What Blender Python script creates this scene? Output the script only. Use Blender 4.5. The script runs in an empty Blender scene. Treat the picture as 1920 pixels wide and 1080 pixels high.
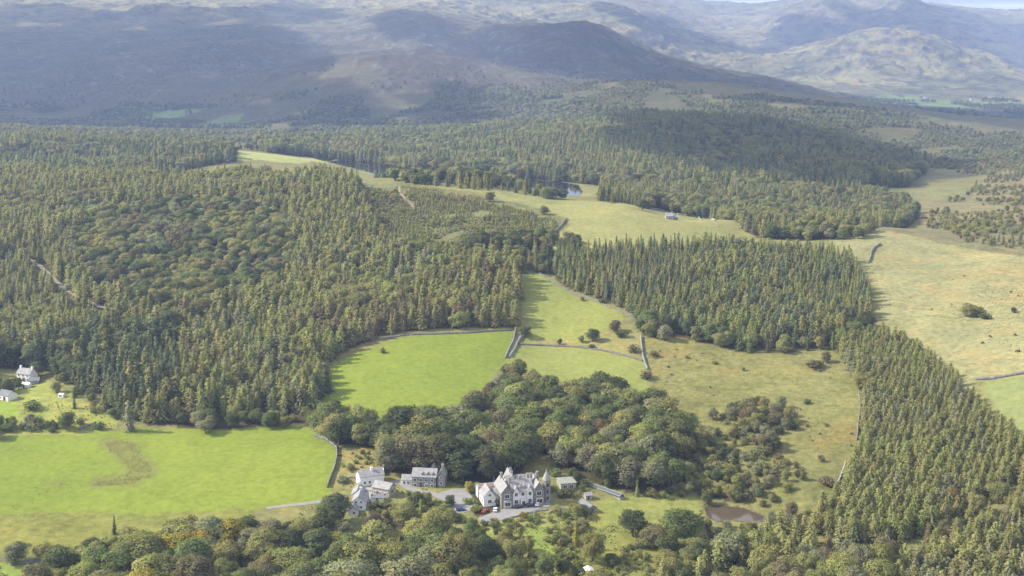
# A Lake District valley seen from the air: a gabled hotel and cottages among broadleaf woods, larch plantations,
# green pastures, a tarn and hazy fells.  Everything is built in metres in one world frame.
import bpy, bmesh, math, random
import numpy as np
from mathutils import Vector, Matrix

scene = bpy.context.scene
C = scene.collection
R = math.radians

# ---------------------------------------------------------------- camera
cam_data = bpy.data.cameras.new('camera')
cam_data.sensor_width = 36.0
cam_data.lens = 43.46
cam_data.clip_start = 1.0
cam_data.clip_end = 40000.0
cam = bpy.data.objects.new('camera', cam_data)
C.objects.link(cam)
cam.location = (0, 0, 200)
cam.rotation_euler = (R(90 - 10.8), 0, 0)
scene.camera = cam

# ---------------------------------------------------------------- sky and sun
SUN_EL, SUN_AZ = R(38), R(180)            # azimuth as an angle from +x: the sun stands over -x
SUN_DIR = Vector((math.cos(SUN_EL) * math.cos(SUN_AZ), math.cos(SUN_EL) * math.sin(SUN_AZ), math.sin(SUN_EL)))
world = bpy.data.worlds.new('World')
scene.world = world
world.use_nodes = True
wn, wl = world.node_tree.nodes, world.node_tree.links
wn.clear()
sky = wn.new('ShaderNodeTexSky'); sky.sky_type = 'NISHITA'; sky.sun_disc = False
sky.sun_elevation = SUN_EL; sky.sun_rotation = R(-90)
sky.altitude = 300; sky.air_density = 1.0; sky.dust_density = 1.2; sky.ozone_density = 1.0
tc = wn.new('ShaderNodeTexCoord')
sep = wn.new('ShaderNodeSeparateXYZ'); wl.new(tc.outputs['Generated'], sep.inputs[0])
mx = wn.new('ShaderNodeMath'); mx.operation = 'MAXIMUM'; wl.new(sep.outputs['Z'], mx.inputs[0]); mx.inputs[1].default_value = 0.015
dv = wn.new('ShaderNodeVectorMath'); dv.operation = 'DIVIDE'
cmb = wn.new('ShaderNodeCombineXYZ')
for k in range(3): wl.new(mx.outputs[0], cmb.inputs[k])
wl.new(tc.outputs['Generated'], dv.inputs[0]); wl.new(cmb.outputs[0], dv.inputs[1])
nz = wn.new('ShaderNodeTexNoise'); nz.inputs['Scale'].default_value = 0.35; nz.inputs['Detail'].default_value = 6
wl.new(dv.outputs[0], nz.inputs['Vector'])
rp = wn.new('ShaderNodeMapRange'); rp.inputs['From Min'].default_value = 0.38; rp.inputs['From Max'].default_value = 0.62
wl.new(nz.outputs['Fac'], rp.inputs['Value'])
mixw = wn.new('ShaderNodeMix'); mixw.data_type = 'RGBA'
wl.new(rp.outputs[0], mixw.inputs['Factor']); wl.new(sky.outputs[0], mixw.inputs['A'])
mixw.inputs['B'].default_value = (9.2, 9.4, 9.8, 1)
bg = wn.new('ShaderNodeBackground'); bg.inputs['Strength'].default_value = 0.11
wl.new(mixw.outputs['Result'], bg.inputs['Color'])
wo = wn.new('ShaderNodeOutputWorld'); wl.new(bg.outputs[0], wo.inputs['Surface'])

sun_data = bpy.data.lights.new('sun', 'SUN')
sun_data.energy = 5.0; sun_data.angle = R(0.53); sun_data.color = (1.0, 0.92, 0.78)
sun = bpy.data.objects.new('sun', sun_data); C.objects.link(sun)
sun.rotation_euler = SUN_DIR.to_track_quat('Z', 'Y').to_euler()
sun.location = SUN_DIR * 5000

vs = scene.view_settings
vs.view_transform = 'Standard'; vs.look = 'None'; vs.exposure = 0.95; vs.gamma = 1.0
vs.use_curve_mapping = False
scene.render.engine = 'CYCLES'
cy = scene.cycles
cy.max_bounces = 4; cy.diffuse_bounces = 2; cy.glossy_bounces = 2; cy.transmission_bounces = 4
cy.transparent_max_bounces = 12; cy.volume_bounces = 0
cy.use_denoising = True
cy.use_adaptive_sampling = False
cy.sample_clamp_indirect = 6

# ---------------------------------------------------------------- terrain
# Heights in metres above the forecourt of the hotel; x east-ish, y along the valley, z up.
def _hash(ix, iy, seed):
    h = (ix.astype(np.int64) * 374761393 + iy.astype(np.int64) * 668265263 + seed * 1442695041) & 0xffffffff
    h = ((h ^ (h >> 13)) * 1274126177) & 0xffffffff
    h = (h ^ (h >> 16)) & 0xffffffff
    return h.astype(np.float64) / 4294967295.0

def vnoise(x, y, seed=0):
    x = np.asarray(x, float); y = np.asarray(y, float)
    fx = np.floor(x); fy = np.floor(y)
    ix = fx.astype(np.int64); iy = fy.astype(np.int64)
    tx = x - fx; ty = y - fy
    tx = tx * tx * tx * (tx * (tx * 6 - 15) + 10); ty = ty * ty * ty * (ty * (ty * 6 - 15) + 10)
    a = _hash(ix, iy, seed); b = _hash(ix + 1, iy, seed)
    c = _hash(ix, iy + 1, seed); d = _hash(ix + 1, iy + 1, seed)
    return (a + (b - a) * tx) * (1 - ty) + (c + (d - c) * tx) * ty      # 0..1

def fbm(x, y, octaves=4, seed=0, gain=0.5, lac=2.03):
    s = 0.0; a = 1.0; n = 0.0
    for k in range(octaves):
        s = s + a * (vnoise(x, y, seed + 17 * k) - 0.5); n += a
        x = x * lac * 0.8 - y * lac * 0.6 + 11.3; y = x * 0.6 / 0.8 * 0.64 + y * lac * 0.9 + 5.7
        a *= gain
    return s / n * 2                                                     # about -1..1

def ridged(x, y, octaves=4, seed=0):
    s = 0.0; a = 1.0; n = 0.0
    for k in range(octaves):
        v = 1 - np.abs(vnoise(x, y, seed + 31 * k) * 2 - 1)
        s = s + a * v * v; n += a
        x, y = x * 1.63 - y * 1.21 + 3.1, x * 1.21 + y * 1.63 + 7.7
        a *= 0.52
    return s / n                                                         # 0..1

def smooth(e0, e1, v):
    t = np.clip((v - e0) / (e1 - e0), 0, 1)
    return t * t * (3 - 2 * t)

class Spline:                      # multiquadric surface through the surveyed points, in bearing and log-range
    def __init__(self, pts, c=0.05, lam=2e-4):
        p = np.array(pts, float)
        self.c = c
        self.q = self.warp(p[:, 0], p[:, 1])
        d = self.q[:, None, :] - self.q[None, :, :]
        A = np.sqrt((d ** 2).sum(-1) + c * c)
        n = len(p)
        M = np.zeros((n + 1, n + 1)); M[:n, :n] = A - np.eye(n) * lam
        M[:n, n] = 1; M[n, :n] = 1
        self.w = np.linalg.solve(M, np.append(p[:, 2], 0))
    def warp(self, x, y):
        r = np.hypot(x, np.maximum(y, 60.0))
        return np.stack([np.arctan2(x, np.maximum(y, 60.0)) * 1.5, np.log(r)], -1)
    def __call__(self, x, y):
        q = self.warp(np.asarray(x, float).ravel(), np.asarray(y, float).ravel())
        out = np.empty(len(q))
        for i in range(0, len(q), 40000):
            b = q[i:i + 40000]
            r2 = (b[:, None, 0] - self.q[None, :, 0]) ** 2 + (b[:, None, 1] - self.q[None, :, 1]) ** 2
            out[i:i + 40000] = np.sqrt(r2 + self.c ** 2) @ self.w[:-1] + self.w[-1]
        return out.reshape(np.shape(x))

def inside(poly, x, y):
    p = np.asarray(poly, float)
    x = np.asarray(x, float); y = np.asarray(y, float)
    res = np.zeros(x.shape, bool)
    x0, y0 = p.min(0); x1, y1 = p.max(0)
    m = (x >= x0) & (x <= x1) & (y >= y0) & (y <= y1)
    if not m.any():
        return res
    xs = x[m]; ys = y[m]; r = np.zeros(xs.shape, bool)
    j = len(p) - 1
    for i in range(len(p)):
        xi, yi = p[i]; xj, yj = p[j]
        if yi != yj:
            r ^= ((yi > ys) != (yj > ys)) & (xs < (xj - xi) * (ys - yi) / (yj - yi) + xi)
        j = i
    res[m] = r
    return res

def edge_distance(poly, x, y, closed=True):
    p = np.asarray(poly, float)
    best = np.full(np.shape(x), 1e18)
    for i in range(len(p) if closed else len(p) - 1):
        a = p[i]; b = p[(i + 1) % len(p)]
        ab = b - a; L = (ab ** 2).sum() + 1e-9
        t = np.clip(((x - a[0]) * ab[0] + (y - a[1]) * ab[1]) / L, 0, 1)
        best = np.minimum(best, (x - a[0] - t * ab[0]) ** 2 + (y - a[1] - t * ab[1]) ** 2)
    return np.sqrt(best)

def height(x, y):
    x = np.asarray(x, float); y = np.asarray(y, float)
    z = SURF(x, y)
    r = np.hypot(x, y)
    near = 1 - smooth(900, 1500, r)
    z = z + near * smooth(600, 700, r) * 1.2 * fbm(x / 60, y / 60, 3, 3)
    mid = smooth(1000, 1700, r) * (1 - smooth(2600, 3600, r))
    z = z + mid * (5.0 * fbm(x / 170, y / 170, 4, 5))
    z = z + smooth(2250, 2700, r) * (1 - smooth(3300, 3900, r)) * smooth(-100, 200, x) * 13 * fbm(x / 260, y / 330, 4, 71)
    far = smooth(2500, 4200, r)
    amp = 0.20 + 0.45 * smooth(5200, 6800, r) * (1 - 0.7 * smooth(8200, 9200, r))
    hi = smooth(10, 120, z)
    rg = ridged(x / 760 + 0.35 * fbm(x / 900, y / 900, 2, 4), y / 1050, 5, 9)
    z = z + far * hi * amp * (105 * (rg - 0.52) + 22 * fbm(x / 230, y / 230, 5, 21, 0.6))
    wx = x + 40 * fbm(x / 200, y / 200, 3, 2); wy = y + 40 * fbm(x / 200, y / 200, 3, 12)
    crag = ridged(wx / 85, wy / 120, 4, 61)
    z = z + smooth(2700, 3600, r) * hi * (8 + 6 * smooth(5000, 7000, r)) * (smooth(0.30, 0.85, crag) - 0.35)
    for px_, py_, ht, w_ in ((2370, 9450, 52, 170), (2520, 9500, 34, 130), (2900, 9500, 30, 150), (2990, 9450, 50, 190), (3300, 9550, 26, 220)):     # rocky pikes at the valley head
        d_ = np.hypot((x - px_) * (1 + 0.3 * (x > px_)), (y - py_) * 0.7)
        z = z + ht * np.exp(-d_ / w_)
    for poly, level in WATERS:
        p = np.asarray(poly)
        m = (x > p[:, 0].min() - 60) & (x < p[:, 0].max() + 60) & (y > p[:, 1].min() - 60) & (y < p[:, 1].max() + 60)
        if m.any():
            xs, ys = x[m], y[m]
            d = edge_distance(p, xs, ys)
            ins = inside(p, xs, ys)
            sd = np.where(ins, -d, d)
            w = 1 - smooth(0, 22, sd)
            zz = z[m]
            shore = level + 0.25 + 0.03 * np.maximum(sd, 0)
            zz = np.where(ins, level - 0.4 - np.minimum(d * 0.2, 2), zz * (1 - w) + shore * w)
            z[m] = zz
    return z

# ---------------------------------------------------------------- survey: heights, water, land cover, woods, walls (metres)
SURVEY = [(-115.3, 120.0, -30.0), (-240.0, 300.0, -16.0), (-323.2, 420.0, -7.0), (-80.6, 120.0, -30.0), (-167.7, 300.0, -16.0), (-225.9, 420.0, -7.0), (-45.8, 120.0, -30.0), (-95.4, 300.0, -16.0), (-128.5, 420.0, -7.0), (0.0, 120.0, -30.0), (0.0, 300.0, -16.0), (0.0, 420.0, -7.0), (44.4, 120.0, -30.0), (92.5, 300.0, -16.0), (124.6, 420.0, -7.0), (79.2, 120.0, -30.0), (164.8, 300.0, -16.0), (222.0, 420.0, -7.0), (113.9, 120.0, -30.0), (237.1, 300.0, -16.0), (319.3, 420.0, -7.0), (6.0, 529.0, 0.0), (-63.6, 539.2, 0.0), (-26.9, 539.2, 0.0), (33.6, 528.3, -1.0), (-223.6, 511.0, -3.0), (-258.9, 599.5, 6.0), (-184.1, 621.1, 6.0), (-113.1, 629.9, 5.0), (-166.7, 558.0, 1.0), (-83.2, 539.2, 0.0), (-95.6, 669.0, 10.0), (-26.2, 651.3, 9.0), (-66.8, 755.2, 26.0), (0.0, 764.3, 26.0), (13.4, 754.7, 22.0), (9.4, 857.9, 44.0), (68.9, 780.8, 30.0), (43.7, 700.4, 14.0), (142.6, 730.8, 21.0), (135.0, 552.4, 3.0), (88.6, 526.2, -4.0), (111.3, 519.8, -4.0), (177.2, 617.0, 9.0), (253.7, 788.0, 32.0), (257.6, 657.1, 24.0), (256.1, 594.4, 16.0), (214.3, 499.4, -2.0), (171.2, 506.8, -5.0), (203.8, 613.8, 10.0), (279.1, 653.4, 28.0), (368.8, 878.4, 52.0), (300.1, 1013.9, 56.0), (334.1, 791.1, 42.0), (281.9, 811.1, 38.0), (41.7, 956.2, 60.0), (191.1, 1021.0, 55.0), (159.0, 1075.3, 52.0), (386.8, 1201.5, 32.0), (284.2, 1493.7, 40.0), (479.7, 1241.5, 40.0), (588.9, 1726.5, 30.0), (-15.9, 586.3, 2.0), (-94.2, 580.4, 4.0), (62.8, 580.4, 4.0), (76.8, 493.0, -9.0), (-170.8, 490.7, -8.0), (-58.4, 490.7, -8.0), (289.2, 565.3, 25.0), (346.7, 689.0, 50.0), (-301.4, 576.6, 8.0), (-363.6, 707.2, 30.0), (-261.7, 682.7, 14.0), (-281.5, 686.4, 13.0), (-31.0, 1195.0, 78.2), (47.9, 1105.0, 69.6), (121.9, 1080.0, 63.2), (-94.4, 1215.0, 79.3), (170.5, 1060.0, 57.8), (-387.7, 1700.0, 61.9), (-299.8, 1740.0, 51.2), (-946.4, 2300.0, 62.3), (-733.5, 2250.0, 55.7), (748.0, 2350.0, 14.1), (809.7, 2000.0, 28.9), (1071.1, 2600.0, 27.7), (653.2, 1700.0, 32.6), (393.3, 3300.0, 121.1), (641.1, 3200.0, 100.6), (845.6, 3000.0, 77.7), (1007.1, 2800.0, 46.7), (1131.5, 2750.0, 35.4), (590.0, 2550.0, 52.8), (729.5, 2500.0, 34.4), (-662.1, 3900.0, 167.2), (-542.5, 4000.0, 196.4), (-440.7, 4000.0, 201.4), (-271.1, 4000.0, 204.7), (-100.5, 3950.0, 176.7), (126.0, 3700.0, 119.3), (-698.1, 3400.0, 32.6), (-334.2, 3000.0, 26.8), (-12.8, 3000.0, 39.6), (-235.3, 3450.0, 95.7), (-500.1, 3450.0, 88.5), (204.9, 3000.0, 84.0), (53.0, 3100.0, 67.1), (-988.7, 3450.0, 30.1), (-1287.5, 3500.0, 27.7), (-759.9, 3350.0, 25.1), (-1635.3, 4000.0, 96.0), (-1238.7, 4100.0, 110.6), (-899.9, 4150.0, 126.9), (-1384.3, 4600.0, 195.8), (-1871.7, 4600.0, 195.8), (-2107.4, 5200.0, 303.1), (-1588.6, 5300.0, 305.1), (-1010.6, 5200.0, 281.6), (-1044.5, 4650.0, 195.8), (-1460.0, 6200.0, 450.5), (-2422.1, 6000.0, 442.4), (-755.9, 5600.0, 334.2), (-273.5, 6500.0, 441.3), (-53.2, 6300.0, 350.9), (-463.1, 5500.0, 388.4), (-539.5, 4900.0, 215.9), (-626.2, 5300.0, 316.0), (-277.4, 5050.0, 279.3), (-197.7, 5200.0, 292.4), (-87.0, 5150.0, 306.4), (0.0, 5120.0, 314.2), (86.1, 5100.0, 318.0), (191.7, 5050.0, 321.0), (-126.9, 5000.0, 247.4), (0.0, 4900.0, 256.6), (295.2, 5000.0, 323.9), (460.5, 4950.0, 257.2), (623.3, 4900.0, 185.3), (824.2, 4850.0, 134.9), (1062.1, 4800.0, 95.3), (1303.9, 4700.0, 22.3), (250.0, 4200.0, 126.0), (272.7, 4600.0, 215.0), (76.3, 4500.0, 195.9), (554.9, 4500.0, 120.7), (134.7, 8000.0, 490.4), (424.9, 7200.0, 402.2), (599.6, 7500.0, 478.4), (874.7, 7400.0, 346.7), (1050.3, 7300.0, 254.1), (1342.5, 7200.0, 199.5), (1077.0, 6500.0, 112.7), (1333.4, 6400.0, 87.2), (142.9, 8500.0, 578.2), (743.8, 6500.0, 194.1), (669.7, 6900.0, 351.1), (1345.8, 6900.0, 179.4), (1600.2, 7000.0, 237.3), (1835.1, 7000.0, 280.9), (2158.1, 7000.0, 324.3), (2368.2, 7000.0, 275.1), (2603.8, 6900.0, 179.4), (2773.4, 6800.0, 108.7), (2923.2, 6600.0, 28.3), (1379.8, 6000.0, 43.9), (1892.7, 6000.0, 13.6), (2277.0, 5800.0, -12.0), (1765.3, 6500.0, 153.4), (2095.4, 6500.0, 167.0), (1788.1, 5300.0, -16.1), (1849.6, 4600.0, -26.5), (1561.1, 5300.0, -4.9), (1486.2, 4400.0, -7.3), (1160.2, 11500.0, 683.5), (1838.0, 11500.0, 650.5), (2225.7, 11500.0, 631.6), (2514.6, 11500.0, 664.6), (2317.3, 9500.0, 576.0), (2438.3, 9500.0, 552.7), (2640.3, 9500.0, 513.6), (2798.1, 9500.0, 552.7), (2916.6, 9500.0, 576.0), (3059.8, 9500.0, 521.5), (3240.8, 9500.0, 505.8), (3442.5, 9500.0, 482.4), (4360.4, 11500.0, 551.3), (4649.6, 11500.0, 570.2), (5036.3, 11500.0, 579.7), (1783.9, 8600.0, 245.8), (2051.7, 9000.0, 378.5), (3087.6, 8700.0, 336.5), (3383.8, 8500.0, 227.6), (3481.0, 8200.0, 124.2), (1859.0, 10000.0, 356.9), (1505.9, 10500.0, 451.6), (2431.7, 9000.0, 378.5), (2808.3, 9000.0, 434.2), (56.3, 1300.0, 52.0), (-35.1, 1350.0, 50.0), (191.6, 1300.0, 42.0), (-518.6, 1250.0, 70.0), (-356.4, 1250.0, 73.0), (-216.0, 1250.0, 74.0), (-378.9, 900.0, 36.0), (-260.5, 900.0, 36.0), (-142.0, 900.0, 38.0), (-621.2, 1500.0, 58.0), (-427.1, 1500.0, 58.0), (-230.1, 1480.0, 52.0), (-658.1, 1700.0, 66.0), (-534.4, 1750.0, 62.0), (-236.1, 1826.0, 38.0), (-117.4, 1700.0, 38.0), (64.9, 1500.0, 38.0), (27.6, 1600.0, 38.0), (-256.8, 2300.0, 38.0), (42.0, 2450.0, 54.0), (34.4, 2000.0, 44.0), (301.4, 2200.0, 82.0), (498.0, 2150.0, 62.0), (672.4, 2000.0, 20.0), (179.1, 2200.0, 70.0), (350.3, 1850.0, 50.0), (218.7, 1750.0, 44.0), (483.1, 1750.0, 36.0), (-118.0, 2500.0, 40.0), (46.3, 2700.0, 40.0), (392.9, 2700.0, 60.0), (578.8, 2500.0, 45.0), (-568.9, 2600.0, 30.0), (-852.5, 2800.0, 25.0), (-1193.3, 2900.0, 25.0), (-1350.1, 2500.0, 50.0), (-861.0, 4400.0, 110.0), (-497.1, 4500.0, 140.0), (-113.5, 4450.0, 130.0), (465.1, 3900.0, 95.0), (781.7, 3900.0, 70.0), (1043.9, 3700.0, 30.0), (1295.0, 3600.0, 0.0), (1559.3, 3500.0, 0.0), (98.2, 5800.0, 230.0), (580.7, 5700.0, 150.0), (1030.5, 5500.0, 60.0), (-3223.5, 8000.0, 600.0), (-1997.2, 8500.0, 640.0), (-895.1, 8200.0, 600.0), (-351.8, 7600.0, 480.0), (-3430.4, 6000.0, 450.0), (-2317.4, 4000.0, 90.0), (-1978.2, 3400.0, 30.0), (-680.5, 1250.0, 72.0), (-496.8, 900.0, 40.0), (2511.7, 8000.0, 150.0), (3117.7, 7800.0, 60.0), (1811.3, 7900.0, 120.0), (3683.3, 7000.0, 150.0), (2647.4, 5000.0, 0.0), (4966.9, 9500.0, 450.0), (1592.4, 3000.0, 40.0), (803.7, 1500.0, 45.0), (540.0, 1000.0, 55.0), (-1258.2, 11500.0, 620.0), (-4645.8, 11500.0, 620.0), (-5140.7, 9000.0, 620.0), (6269.5, 12000.0, 560.0), (-9579.3, 14500.0, 250.0), (-4052.8, 14500.0, 250.0), (0.0, 14500.0, 250.0), (3930.0, 14500.0, 250.0), (8842.4, 14500.0, 250.0)]
WATERS = [([(-284.0, 1856.7), (-259.7, 1884.5), (-208.0, 1856.7), (-148.5, 1720.7), (-57.3, 1659.8), (13.8, 1603.1), (61.0, 1569.5), (82.7, 1530.9), (83.0, 1453.5), (67.7, 1358.1), (24.1, 1388.5), (-51.9, 1500.2), (-135.1, 1562.9), (-198.6, 1705.1), (-248.7, 1803.3)],
 38.0), ([(88.3, 536.7), (95.5, 538.7), (105.7, 534.7), (112.1, 526.1), (113.6, 519.7), (107.2, 517.1), (98.2, 519.7), (90.9, 518.4), (87.9, 524.8)],
 -4.2)]
RUSHES = [([(-206.4, 603.8), (-197.7, 597.3), (-190.3, 586.3), (-181.7, 576.6), (-176.4, 565.3), (-180.8, 558.6), (-187.8, 556.6), (-195.2, 556.2)],
 7.0, 0.6), ([(-198.9, 601.3), (-188.9, 599.7)],
 7, 0.4), ([(-211.4, 555.9), (-219.2, 556.6)],
 3, 0.35)]
COVERS = [('pasture', 'bright green pasture sloping down beside the white cottages', [(-318.9, 580.7), (-275.6, 600.7), (-246.9, 610.5), (-216.2, 617.2), (-184.2, 621.7), (-156.9, 624.1), (-135.4, 628.3), (-113.4, 631.6), (-99.6, 615.6), (-88.8, 598.1), (-84.4, 573.3), (-85.0, 552.4), (-84.6, 535.2), (-96.6, 531.4), (-114.9, 526.3), (-148.5, 517.4), (-189.6, 513.2), (-220.7, 503.6), (-274.1, 491.7)],
 (0.16, 0.2, 0.027), 0.12), ('rough_grass', 'tawny rushy strip along the foot of the pasture', [(-283.2, 509.7), (-228.3, 522.6), (-192.3, 528.6), (-150.6, 525.3), (-115.1, 527.3), (-112.1, 512.3), (-143.2, 497.0), (-183.4, 494.6), (-213.0, 484.5), (-262.6, 469.2)],
 (0.165, 0.17, 0.04), 0.6), ('lawn', 'mown lawn corner below the dark trees', [(-249.7, 469.2), (-197.8, 479.2), (-188.6, 477.8), (-182.2, 454.5), (-237.5, 444.0)],
 (0.19, 0.24, 0.05), 0.1), ('pasture', 'bright green pasture between the larch wood and the walled lane', [(-112.9, 704.6), (-106.9, 718.0), (-97.3, 731.1), (-79.2, 745.4), (-66.7, 754.1), (-33.5, 757.6), (0.7, 766.5), (-1.0, 743.8), (-3.9, 724.5), (-14.5, 674.6), (-18.8, 645.2), (-27.8, 618.4), (-49.3, 609.5), (-71.7, 613.8), (-91.1, 634.7), (-106.2, 659.3)],
 (0.16, 0.198, 0.028), 0.12), ('pasture', 'pale green pasture tapering up between the two plantations', [(0.0, 874.8), (20.9, 865.2), (37.3, 832.0), (60.5, 808.2), (72.2, 786.6), (67.9, 768.2), (46.6, 751.5), (13.3, 751.7), (5.0, 753.4), (8.7, 785.0), (3.6, 816.3)],
 (0.175, 0.195, 0.048), 0.2), ('rough_grass', 'rough tawny strip with a lone round tree below the pasture', [(3.3, 752.9), (16.8, 760.6), (46.6, 751.5), (72.0, 776.1), (84.3, 779.9), (78.8, 721.3), (61.6, 730.6), (39.6, 745.3), (13.2, 746.3)],
 (0.215, 0.2, 0.07), 0.55), ('pasture', 'smooth yellow-green pasture above the hotel wood', [(2.0, 744.8), (19.9, 748.5), (41.2, 743.3), (61.6, 730.6), (78.0, 716.5), (79.9, 701.3), (78.0, 658.4), (55.5, 652.8), (11.8, 662.2), (-6.1, 679.6), (-2.5, 716.1)],
 (0.175, 0.195, 0.05), 0.15), ('rough_pasture', 'wide tawny rough pasture beside the larch plantation', [(81.3, 746.6), (93.7, 756.7), (118.8, 745.3), (142.6, 730.7), (167.4, 725.4), (195.6, 735.7), (198.8, 698.6), (192.1, 653.7), (178.4, 603.2), (161.0, 565.4), (148.3, 535.7), (131.4, 514.8), (110.9, 506.3), (103.9, 545.4), (83.3, 557.7), (80.1, 592.8), (91.8, 619.8), (78.0, 658.4), (79.6, 705.1)],
 (0.158, 0.152, 0.052), 0.75), ('moorland', 'pale straw coloured moor rising beyond the larch plantation', [(254.6, 973.5), (304.6, 1029.3), (328.1, 991.0), (343.1, 935.9), (376.0, 896.1), (449.0, 862.7), (362.4, 607.8), (277.5, 649.2), (255.1, 654.1), (236.9, 630.6), (238.2, 677.5), (238.4, 737.5), (234.4, 769.0), (248.7, 819.4), (253.1, 889.7), (246.0, 938.7)],
 (0.222, 0.21, 0.095), 0.7), ('pasture', 'pale green walled pasture corner beyond the plantation', [(255.1, 654.1), (278.0, 650.5), (328.5, 620.7), (311.2, 535.3), (247.1, 535.3), (245.2, 560.4), (247.4, 599.3)],
 (0.19, 0.21, 0.075), 0.15), ('hill_meadow', 'pale grassy hill meadow with a lone cottage', [(-111.9, 1176.9), (-123.1, 1677.0), (-79.3, 1670.6), (-42.4, 1637.4), (0.0, 1560.0), (20.1, 1160.8), (48.8, 1126.3), (88.1, 1069.5), (133.6, 1184.5), (188.5, 1172.6), (196.8, 1027.9), (198.2, 988.1), (137.7, 927.8), (75.4, 908.1), (35.6, 904.3), (28.7, 941.6), (43.5, 980.4), (44.5, 1004.8), (18.2, 1050.8), (-28.5, 1096.1), (-68.0, 1122.5)],
 (0.215, 0.21, 0.075), 0.35), ('clearing', 'tawny felled hillside with young conifers', [(-139.0, 1147.6), (-110.4, 1161.2), (-68.0, 1122.5), (-28.5, 1096.1), (18.2, 1050.8), (44.5, 1004.8), (42.6, 978.8), (29.8, 950.3), (-6.2, 943.7), (-9.6, 875.8), (-63.3, 904.4), (-104.2, 963.3), (-125.1, 1059.9)],
 (0.132, 0.134, 0.052), 0.8), ('meadow', 'small sunlit meadow before the tarn', [(-424.4, 1810.9), (-345.4, 1745.2), (-303.7, 1808.5), (-262.8, 1907.2), (-241.7, 1870.3), (-285.1, 1654.1), (-364.4, 1627.3)],
 (0.29, 0.3, 0.1), 0.3), ('heath', 'pale grassy heath on the far plateau', [(-1628.0, 3141.3), (-1306.3, 3176.3), (-992.1, 3045.7), (-568.1, 2451.5), (-480.3, 2070.5), (-605.5, 1905.2), (-982.6, 1891.3)],
 (0.2, 0.185, 0.085), 0.7), ('moorland', 'tawny boggy moor below the wooded hill', [(492.4, 1677.4), (636.6, 1844.9), (654.1, 1702.3), (854.5, 2004.2), (1024.9, 1919.1), (468.3, 863.4), (374.5, 892.5), (341.8, 932.2), (318.7, 988.6), (301.4, 1018.3), (428.7, 1282.2), (455.2, 1420.3)],
 (0.165, 0.145, 0.068), 0.8), ('rough_grass', 'green marshy clearing at the foot of the shaded hill', [(464.8, 1581.4), (568.6, 1780.4), (666.6, 1839.8), (631.4, 1642.7), (514.3, 1413.5), (454.9, 1381.0), (443.1, 1462.3)],
 (0.15, 0.15, 0.062), 0.75), ('garden', 'rough terraced kitchen garden behind the cottages', [(-87.1, 593.3), (-69.5, 593.6), (-62.5, 582.7), (-61.0, 561.7), (-72.5, 552.4), (-82.5, 552.3), (-83.3, 573.3)],
 (0.215, 0.19, 0.066), 0.5), ('garden', 'lawns and flower beds of the hotel garden', [(-18.6, 509.5), (-7.0, 511.8), (11.8, 520.9), (33.6, 528.3), (46.6, 540.3), (84.2, 545.7), (86.4, 511.8), (64.1, 482.0), (39.0, 444.8), (-22.5, 443.3), (-22.2, 484.0)],
 (0.185, 0.2, 0.055), 0.6), ('lawn', 'narrow mown lawn in the hotel garden', [(5.8, 504.3), (12.7, 508.0), (15.3, 491.2), (18.6, 476.6), (12.9, 468.7), (8.8, 481.4)],
 (0.165, 0.205, 0.042), 0.15), ('lawn', 'sunny lawn beyond the hotel hedge', [(38.2, 531.5), (49.9, 536.5), (52.9, 528.4), (49.7, 506.4), (46.6, 510.5), (40.2, 519.0)],
 (0.185, 0.205, 0.052), 0.35), ('garden', 'terraced vegetable plot behind the hotel', [(6.7, 590.3), (18.6, 589.0), (19.0, 569.7), (6.4, 568.0)],
 (0.24, 0.21, 0.07), 0.6), ('meadow', 'farmhouse garden and paddock', [(-313.1, 662.0), (-292.1, 697.8), (-266.6, 687.7), (-247.1, 667.1), (-224.1, 646.2), (-204.3, 623.5), (-222.8, 612.2), (-247.2, 611.2), (-285.3, 598.3)],
 (0.21, 0.225, 0.055), 0.45), ('lawn', 'bright lawn in front of the barn', [(-297.3, 652.0), (-273.1, 657.0), (-263.8, 640.3), (-264.5, 627.5), (-282.8, 617.7)],
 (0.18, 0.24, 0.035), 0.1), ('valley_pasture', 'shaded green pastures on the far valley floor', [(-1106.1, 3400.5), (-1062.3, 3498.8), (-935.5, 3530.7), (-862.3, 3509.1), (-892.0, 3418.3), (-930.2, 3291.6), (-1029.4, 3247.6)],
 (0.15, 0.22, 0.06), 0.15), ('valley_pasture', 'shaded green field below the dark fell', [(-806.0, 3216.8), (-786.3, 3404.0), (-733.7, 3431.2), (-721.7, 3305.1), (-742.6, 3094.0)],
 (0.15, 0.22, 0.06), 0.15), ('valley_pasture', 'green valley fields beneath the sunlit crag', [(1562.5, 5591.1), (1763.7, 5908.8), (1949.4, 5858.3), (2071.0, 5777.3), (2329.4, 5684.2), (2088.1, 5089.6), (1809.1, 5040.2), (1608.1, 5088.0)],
 (0.19, 0.27, 0.08), 0.15)]
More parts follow.
